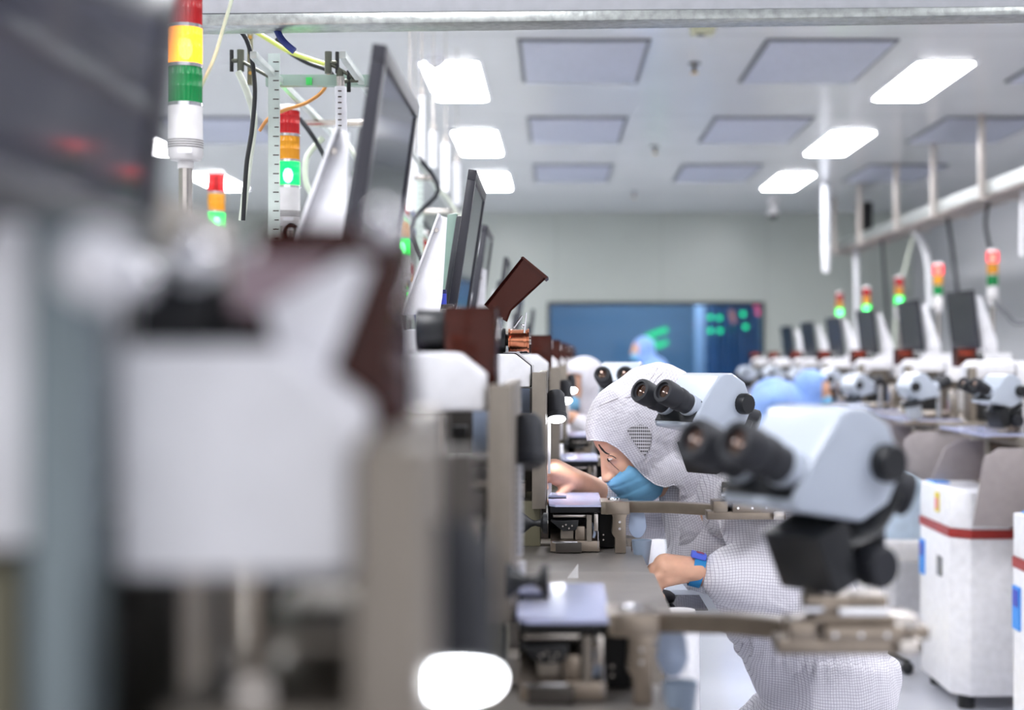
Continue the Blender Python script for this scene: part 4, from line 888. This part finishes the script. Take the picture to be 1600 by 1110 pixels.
# near (left) arm: shoulder - elbow - wrist
sh, el, wr = Qd(1180, 800, 3.0), Qd(1232, 925, 2.92), Qd(1092, 893, 2.93)
kn = Qd(1040, 886, 2.93)
sk += [('c', Q(1095, 790), sh, .06, .05), ('c', sh, el, .045, .036), ('c', el, wr, .036, .026), ('c', wr, kn, .026, .026), ('c', wr+Vector((0, -.012, 0)), kn+Vector((0, -.018, -.004)), .021, .019), ('c', wr+Vector((0, .012, 0)), kn+Vector((0, .022, -.006)), .021, .018)]
for j, dy in enumerate((-.026, -.008, .011, .028)):
    a = kn+Vector((.002, dy, .004 if j in (1, 2) else (-.010 if j == 0 else -.002))); b_ = a+Vector((-.03+.004*abs(j-1.5), dy*.1, -.008)); c_ = b_+Vector((-.004, 0, -.024)); d_ = c_+Vector((.018, 0, -.012))
    sk += [('c', a, b_, .0105, .0095), ('c', b_, c_, .0092, .0085), ('c', c_, d_, .0083, .0072)]
a = wr+Vector((-.03, -.018, -.008)); b_ = a+Vector((-.032, -.008, -.008)); c_ = b_+Vector((-.024, .004, -.012))
sk += [('c', a, b_, .013, .0105), ('c', b_, c_, .0102, .0085)]
# far (right) arm reaching under the lamp
sh2, el2, wr2 = Qd(1110, 800, 3.42), Qd(972, 792, 3.36), Qd(896, 752, 3.24)
kn2 = Qd(866, 737, 3.22)
sk += [('c', Q(1095, 790), sh2, .06, .05), ('c', sh2, el2, .045, .038), ('c', el2, wr2, .037, .027), ('c', wr2, kn2, .027, .027), ('c', wr2+Vector((0, -.012, .004)), kn2+Vector((0, -.02, .004)), .02, .018), ('c', wr2+Vector((0, .012, .004)), kn2+Vector((0, .02, .004)), .02, .018)]
for j, dy in enumerate((-.026, -.009, .009, .026)):
    a = kn2+Vector((-.002, dy, .006)); b_ = a+Vector((-.02+.003*abs(j-1.5), 0, .0)); c_ = b_+Vector((-.008, 0, -.022)); d_ = c_+Vector((.008, 0, -.016))
    sk += [('c', a, b_, .0105, .0095), ('c', b_, c_, .0092, .0085), ('c', c_, d_, .0083, .0072)]
a = wr2+Vector((-.012, -.022, -.01)); b_ = a+Vector((-.02, -.01, -.02)); c_ = b_+Vector((-.018, .003, -.012))
sk += [('c', a, b_, .013, .0105), ('c', b_, c_, .0102, .0085)]
bh = blob(sk, .0042, 3); face_bvh = BVHTree.FromBMesh(bh.bm); bh.build('body', SKIN, op, smooth=180)
# eyes, brows
EYEW = mat('eye_white', rgb(225, 215, 212), .2)
for s in (-1, 1):
    c = H(-.0765, s*.031, .0035)
    ey = MB().ball(c, (.0085, .0115, .0045), 16, HR.to_3x3().to_4x4()).build('eye', EYEW, op); MB().ball(H(-.0845, s*.029, .0025), (.0022, .0045, .0042), 12, HR.to_3x3().to_4x4()).build('iris', HAIR, ey)
def on_face(pts, r, name, radii=None):
    out = []
    for p in pts:
        o_ = P(p[0], p[1], YO); hit = face_bvh.ray_cast(Vector((o_.x, 2.7, o_.z)), Vector((0, 1, 0)))[0]
        if hit: out.append(hit+Vector((0, -r*.3, 0)))
    if len(out) > 2: MB().tube(out, r, 6, 4, radii=radii if radii and len(radii) == len(out) else None).build(name, HAIR, op)
on_face([(935, 693), (940, 700), (946, 706), (951, 708)], .0024, 'eyebrow', [.002, .003, .0022, .0008])
on_face([(949, 711), (953, 710), (957, 711), (961, 714)], .001, 'upper_lash')
on_face([(952, 720), (957, 725), (964, 731), (973, 737)], .0006, 'hair_strand')
# ---- hood
edge = [(890, 692), (915, 690), (928, 687), (945, 688), (962, 697), (978, 712), (990, 727), (1004, 742), (1020, 753), (1035, 757), (1046, 752), (1054, 756), (1055, 775), (1050, 800), (1046, 860)]
def edge_y(px):
    if px <= edge[0][0]: return edge[0][1]
    for (a, b_), (c_, d_) in zip(edge, edge[1:]):
        if a <= px <= c_ and c_ > a: return b_+(d_-b_)*(px-a)/(c_-a)
    return 860
def hood_keep(c):
    px = VX+c.x*F/YO; py = VY-(c.z-CAMZ)*F/YO
    return py < edge_y(px)+7
def hood_edge(c):
    ze = CAMZ+(VY-edge_y(VX+c.x*F/YO))*YO/F
    return Vector((c.x, c.y, max(c.z, ze)))
k_ = YO/F
hd = [('e', Q(992, 668), (78*k_, .098, 78*k_)), ('e', Q(1028, 657), (87*k_, .108, 88*k_)), ('e', Q(1012, 690), (80*k_, .1, 72*k_)), ('c', Q(1040, 690), Q(1105, 745), .085, .1), ('e', Q(1060, 735), (70*k_, .11, 60*k_)), ('c', Q(1075, 760), Q(1110, 800), .08, .11)]
hood = blob(hd, .0055, 3, folds(.005, 10, 4, (1.5, 1, .5)), hood_keep, 0, hood_edge)
hood_bvh = BVHTree.FromBMesh(hood.bm)
bmesh.ops.solidify(hood.bm, geom=hood.bm.faces[:], thickness=.003)
hood.build('hood', HOODM, op, smooth=180)
# seam along the hood edge
b = MB()
pts = []
for px in range(916, 1050, 6):
    o_ = P(px, edge_y(px)-1.5, YO); hit = hood_bvh.ray_cast(Vector((o_.x, 2.6, o_.z)), Vector((0, 1, 0)))[0]
    if hit: pts.append(hit+Vector((0, -.0006, 0)))
if len(pts) > 3: MB().tube(pts, .0014, 6, 2).build('hood_hem', HOODM, op)
# crown seams
for sp_ in ([(918, 632), (935, 634), (948, 628), (962, 622), (985, 618), (1000, 606), (1015, 590), (1026, 575)], [(1012, 610), (1022, 592), (1040, 578)]):
    pts = []
    for p in sp_:
        o_ = P(p[0], p[1], YO); hit = hood_bvh.ray_cast(Vector((o_.x, 2.6, o_.z)), Vector((0, 1, 0)))[0]
        if hit: pts.append(hit+Vector((0, -.0002, 0)))
    if len(pts) > 2: MB().tube(pts, .0009, 6, 4).build('hood_seam', mat('seam_thread', rgb(150, 146, 152), .8), op)
# ear mesh patch laid on the hood
ear = [(975, 668), (984, 663), (996, 660), (1005, 662), (1011, 668), (1013, 678), (1012, 690), (1008, 700), (1004, 708), (997, 702), (990, 692), (982, 680)]
b = MB(); cx_, cy_ = 997, 680; rings = []
for f_ in (0, .33, .66, 1):
    ring = []
    for p in (ear if f_ else [(cx_, cy_)]):
        u = (cx_+(p[0]-cx_)*f_, cy_+(p[1]-cy_)*f_); o_ = P(u[0], u[1], YO); hit = hood_bvh.ray_cast(Vector((o_.x, 2.6, o_.z)), Vector((0, 1, 0)))[0]
        ring.append(b.bm.verts.new(hit+Vector((0, -.0022, 0)) if hit else Vector((o_.x, YO-.1, o_.z))))
    rings.append(ring)
n = len(ear)
for i in range(n): b.bm.faces.new((rings[0][0], rings[1][i], rings[1][(i+1) % n]))
for r_ in (1, 2):
    for i in range(n): b.bm.faces.new((rings[r_][i], rings[r_+1][i], rings[r_+1][(i+1) % n], rings[r_][(i+1) % n]))
b.build('ear_mesh', EARMESH, op)
# ---- mask
def mask_keep(c):
    px = VX+c.x*F/YO; py = VY-(c.z-CAMZ)*F/YO
    return py > mask_top(px)-6
def mask_top(px): return 751-(px-950)*1.0 if px < 978 else 723+(px-978)*.42
def mask_edge(c):
    return Vector((c.x, c.y, min(c.z, CAMZ+(VY-mask_top(VX+c.x*F/YO))*YO/F)))
mk = [('e', H(-.034, 0, -.048), (.072, .068, .056), e3), ('e', H(-.036, 0, -.072), (.064, .062, .052), e3), ('e', H(-.02, 0, -.06), (.07, .07, .05), e3)]
def pleat(c, n_):
    l = HR.inverted() @ c
    return -.0016*max(0, math.cos((l.z+.01)*2*PI/.022))**6*(1 if n_.y < .5 else 1)
blob(mk, .004, 3, pleat, mask_keep, .0015, mask_edge).build('face_mask', MASKM, op, smooth=180)
# ---- suit: torso, sleeves, hips and thighs
st = [('c', Q(1100, 765), Q(1140, 850), .085, .125), ('c', Q(1150, 855), Q(1235, 960), .125, .135), ('c', Q(1240, 965), Q(1296, 1065), .13, .138), ('e', Q(1180, 870), (.13, .19, .13)), ('e', Q(1296, 1075), (.132, .19, .14)),
      ('c', Q(1105, 770), Qd(1185, 790, 3.02), .07, .085), ('c', Q(1105, 780), Qd(1115, 800, 3.42), .07, .08),
      ('c', Q(1300, 1110), Q(1110, 1255, -.12), .115, .085), ('c', Q(1300, 1110), Q(1110, 1255, .12), .115, .085),
      ('c', Q(1110, 1255, -.12), Q(1115, 1470, -.12), .075, .05), ('c', Q(1110, 1255, .12), Q(1115, 1470, .12), .075, .05), ('c', Q(1115, 1455, -.12), Q(1060, 1475, -.12), .04, .035), ('c', Q(1115, 1455, .12), Q(1060, 1475, .12), .04, .035)]
def suit_w(c, n_):
    px = VX+c.x*F/YO; py = VY-(c.z-CAMZ)*F/YO
    f1 = folds(.012, 6.5, 9, (1.3, .8, .7))(c, n_)
    # gathers at the elastic waist
    d = abs((py-1012)-(px-1300)*.1)
    if d < 60: f1 += (.004*math.sin(px*.42)-.008*math.exp(-(d/10)**2))*math.exp(-(d/30)**2)
    return f1
blob(st, .009, 4, suit_w).build('suit', SUIT, op, smooth=180)
sl = [('c', Qd(1183, 785, 3.0), Qd(1232, 905, 2.92), .082, .078), ('c', Qd(1235, 915, 2.92), Qd(1150, 905, 2.92), .075, .06), ('c', Qd(1150, 903, 2.92), Qd(1126, 897, 2.93), .056, .036), ('c', Qd(1126, 897, 2.93), Qd(1116, 894, 2.93), .034, .026)]
blob(sl, .006, 3, folds(.0085, 7.5, 2, (1, 1, 1.3))).build('left_sleeve', SUIT, op, smooth=180)
sl = [('c', Qd(1110, 800, 3.42), Qd(985, 792, 3.37), .075, .062), ('c', Qd(985, 790, 3.37), Qd(948, 776, 3.32), .06, .042)]
blob(sl, .006, 3, folds(.006, 9, 6)).build('right_sleeve', SUIT, op, smooth=180)
# ---- wristband
wd = (kn-wr).normalized(); wc = wr+Vector((-.004, 0, 0))
b = MB().lathe([(.0285, -.011), (.0305, -.011), (.0305, .011), (.0285, .011), (.0285, -.011)], wc, wd+Vector((0, 0, .12)), n=36)
wb = b.build('wristband', mat('blue_strap', rgb(40, 130, 190), .55), op)
M_ = Matrix.Translation(wc+Vector((.003, -.006, .031))) @ Matrix.Rotation(R(14), 4, 'Y')
MB().box((-.014, -.014, -.006), (.014, .014, .006), M_).build('buckle', mat('periwinkle_plastic', rgb(88, 110, 225), .4), wb, bev=.002)
MB().box((-.006, -.0165, .0058), (.008, .004, .0075), M_).build('stud', mat('red_stud', rgb(150, 70, 100), .4), wb, bev=.001)
# ---- stool under the worker
q = Vector((.53, YO+.02, 0))
t = thing('stool', 'stool hidden under the seated hooded worker', 'stool', q)
MB().lathe([(0, .35), (.16, .35), (.17, .365), (.165, .39), (0, .395)], q, n=32).build('seat', RUBBER, t); MB().cyl(q+Vector((0, 0, .06)), q+Vector((0, 0, .36)), .025).build('gas_lift', CHROME, t)
for j in range(5):
    a = j*2*PI/5; MB().cyl(q+Vector((0, 0, .08)), q+Vector((.24*math.cos(a), .24*math.sin(a), .04)), .016, .012).build('leg', BLACK, t)
    MB().ball(q+Vector((.24*math.cos(a), .24*math.sin(a), .024)), .024).build('caster', BLACK, t)

# ---- workers farther back
def worker(Y, head, hip, hands, m, label, mask=True, hr=.105, hoodm=None, lean=0, face=-1, bend=0, yaw=0, kn=.36):
    """a small seated worker leaning toward face*X; head/hip are pixels"""
    hp = P(*head, Y); bp = P(*hip, Y); t = thing('person', label, 'person', (bp.x, Y, 0))
    f = face
    sk = [('e', hp+Vector((f*.012, 0, 0)), (.085, .075, .105)), ('c', hp+Vector((f*.085, 0, -.0)), hp+Vector((f*.1, 0, -.03)), .009, .012), ('c', hp+Vector((-f*.01, 0, -.06)), hp+Vector((-f*.09, 0, -.16)), .05, .055)]
    for s, (hx, hy) in zip((-1, 1), hands):
        hn = P(hx, hy, Y)+Vector((0, s*.1, 0)); shd = hp+Vector((-f*.12, s*.17, -.2)); elb = (hn+shd)/2+Vector((-f*.02, s*.04, -.1))
        sk += [('c', hp+Vector((-f*.09, 0, -.16)), shd, .055, .05), ('c', shd, elb, .045, .036), ('c', elb, hn, .036, .026), ('c', hn, hn+Vector((f*.05, 0, .0)), .026, .024)]
        for j in range(4): sk.append(('c', hn+Vector((f*.05, (j-1.5)*.017, 0)), hn+Vector((f*.085, (j-1.5)*.018, -.025)), .009, .0075))
        sk.append(('c', hn+Vector((f*.02, -s*.02, 0)), hn+Vector((f*.05, -s*.035, -.02)), .011, .009))
    blob(sk, .009, 3).build('body', SKIN, t, smooth=180)
    hd = [('e', hp+Vector((-f*.02, 0, .015)), (hr, hr*.95, hr*1.15)), ('c', hp+Vector((-f*.03, 0, -.05)), hp+Vector((-f*.1, 0, -.17)), .095, .1)]
    def kp(c): return not ((c.x-hp.x)*f > .035 and c.z < hp.z+.06)
    blob(hd, .009, 3, folds(.004, 9, 3), kp, .003).build('hood', hoodm or m, t, smooth=180)
    if mask: blob([('e', hp+Vector((f*.045, 0, -.055)), (.06, .07, .05))], .008, 2).build('face_mask', MASKM, t, smooth=180)
    sh0 = hp+Vector((-f*(.12+.12*bend), 0, -.2+.14*bend))
    su = [('c', hp+Vector((-f*.1, 0, -.16+.1*bend)), sh0, .1, .13), ('e', sh0, (.13, .2, .12)), ('c', sh0, bp, .14, .15), ('e', bp, (.15, .19, .14))]
    kz = max(.5, bp.z)
    for s in (-1, 1):
        knee = Vector((bp.x+f*kn, Y+s*.11, bp.z-.04)); su += [('c', bp+Vector((0, s*.08, 0)), knee, .1, .07), ('c', knee, Vector((knee.x-f*.02, knee.y, .07)), .065, .05), ('c', Vector((knee.x-f*.02, knee.y, .06)), Vector((knee.x+f*.1, knee.y, .045)), .045, .035)]
    for s, (hx, hy) in zip((-1, 1), hands):
        hn = P(hx, hy, Y)+Vector((0, s*.1, 0)); shd = hp+Vector((-f*.12, s*.17, -.2)); elb = (hn+shd)/2+Vector((-f*.02, s*.04, -.1))
        su += [('c', shd, elb, .075, .062), ('c', elb, elb.lerp(hn, .75), .06, .042)]
    blob(su, .013, 3, folds(.009, 6, Y)).build('suit', m, t, smooth=180)
    t.rotation_euler = (0, 0, yaw)
    return t
def stool(x, Y, h, label):
    q = Vector((x, Y, 0)); t = thing('stool', label, 'stool', q)
    MB().lathe([(0, h-.05), (.17, h-.05), (.18, h-.03), (.17, h), (0, h)], q, n=24).build('seat', RUBBER, t); MB().cyl((x, Y, .05), (x, Y, h-.04), .025).build('gas_lift', CHROME, t)
    MB().lathe([(0, 0), (.22, 0), (.22, .015), (.04, .05), (0, .06)], q, n=24).build('base', BLACK, t)
worker(6.6, (896, 606), (990, 800), ((866, 648), (872, 652)), SUIT, 'far person in white hood and blue mask, working left of the sharp hood', True, yaw=R(25), kn=.05)
worker(9.0, (1272, 612), (1165, 735), ((1310, 640), (1318, 640)), BLUESUIT, 'person in blue hooded suit leaning right over the right row', True, face=1, bend=1, kn=.15)
worker(14.6, (1003, 548), (1015, 625), ((975, 590), (985, 592)), BLUESUIT, 'person in blue hood in front of the window', True)
stool(P(990, 0, 6.6).x, 6.6, .39, 'stool under the far person in white hood'); stool(P(1165, 0, 9.0).x, 9.0, .38, 'stool under the person in blue by the right row')
stool(P(1015, 0, 14.6).x, 14.6, .63, 'stool under the person in blue before the window')
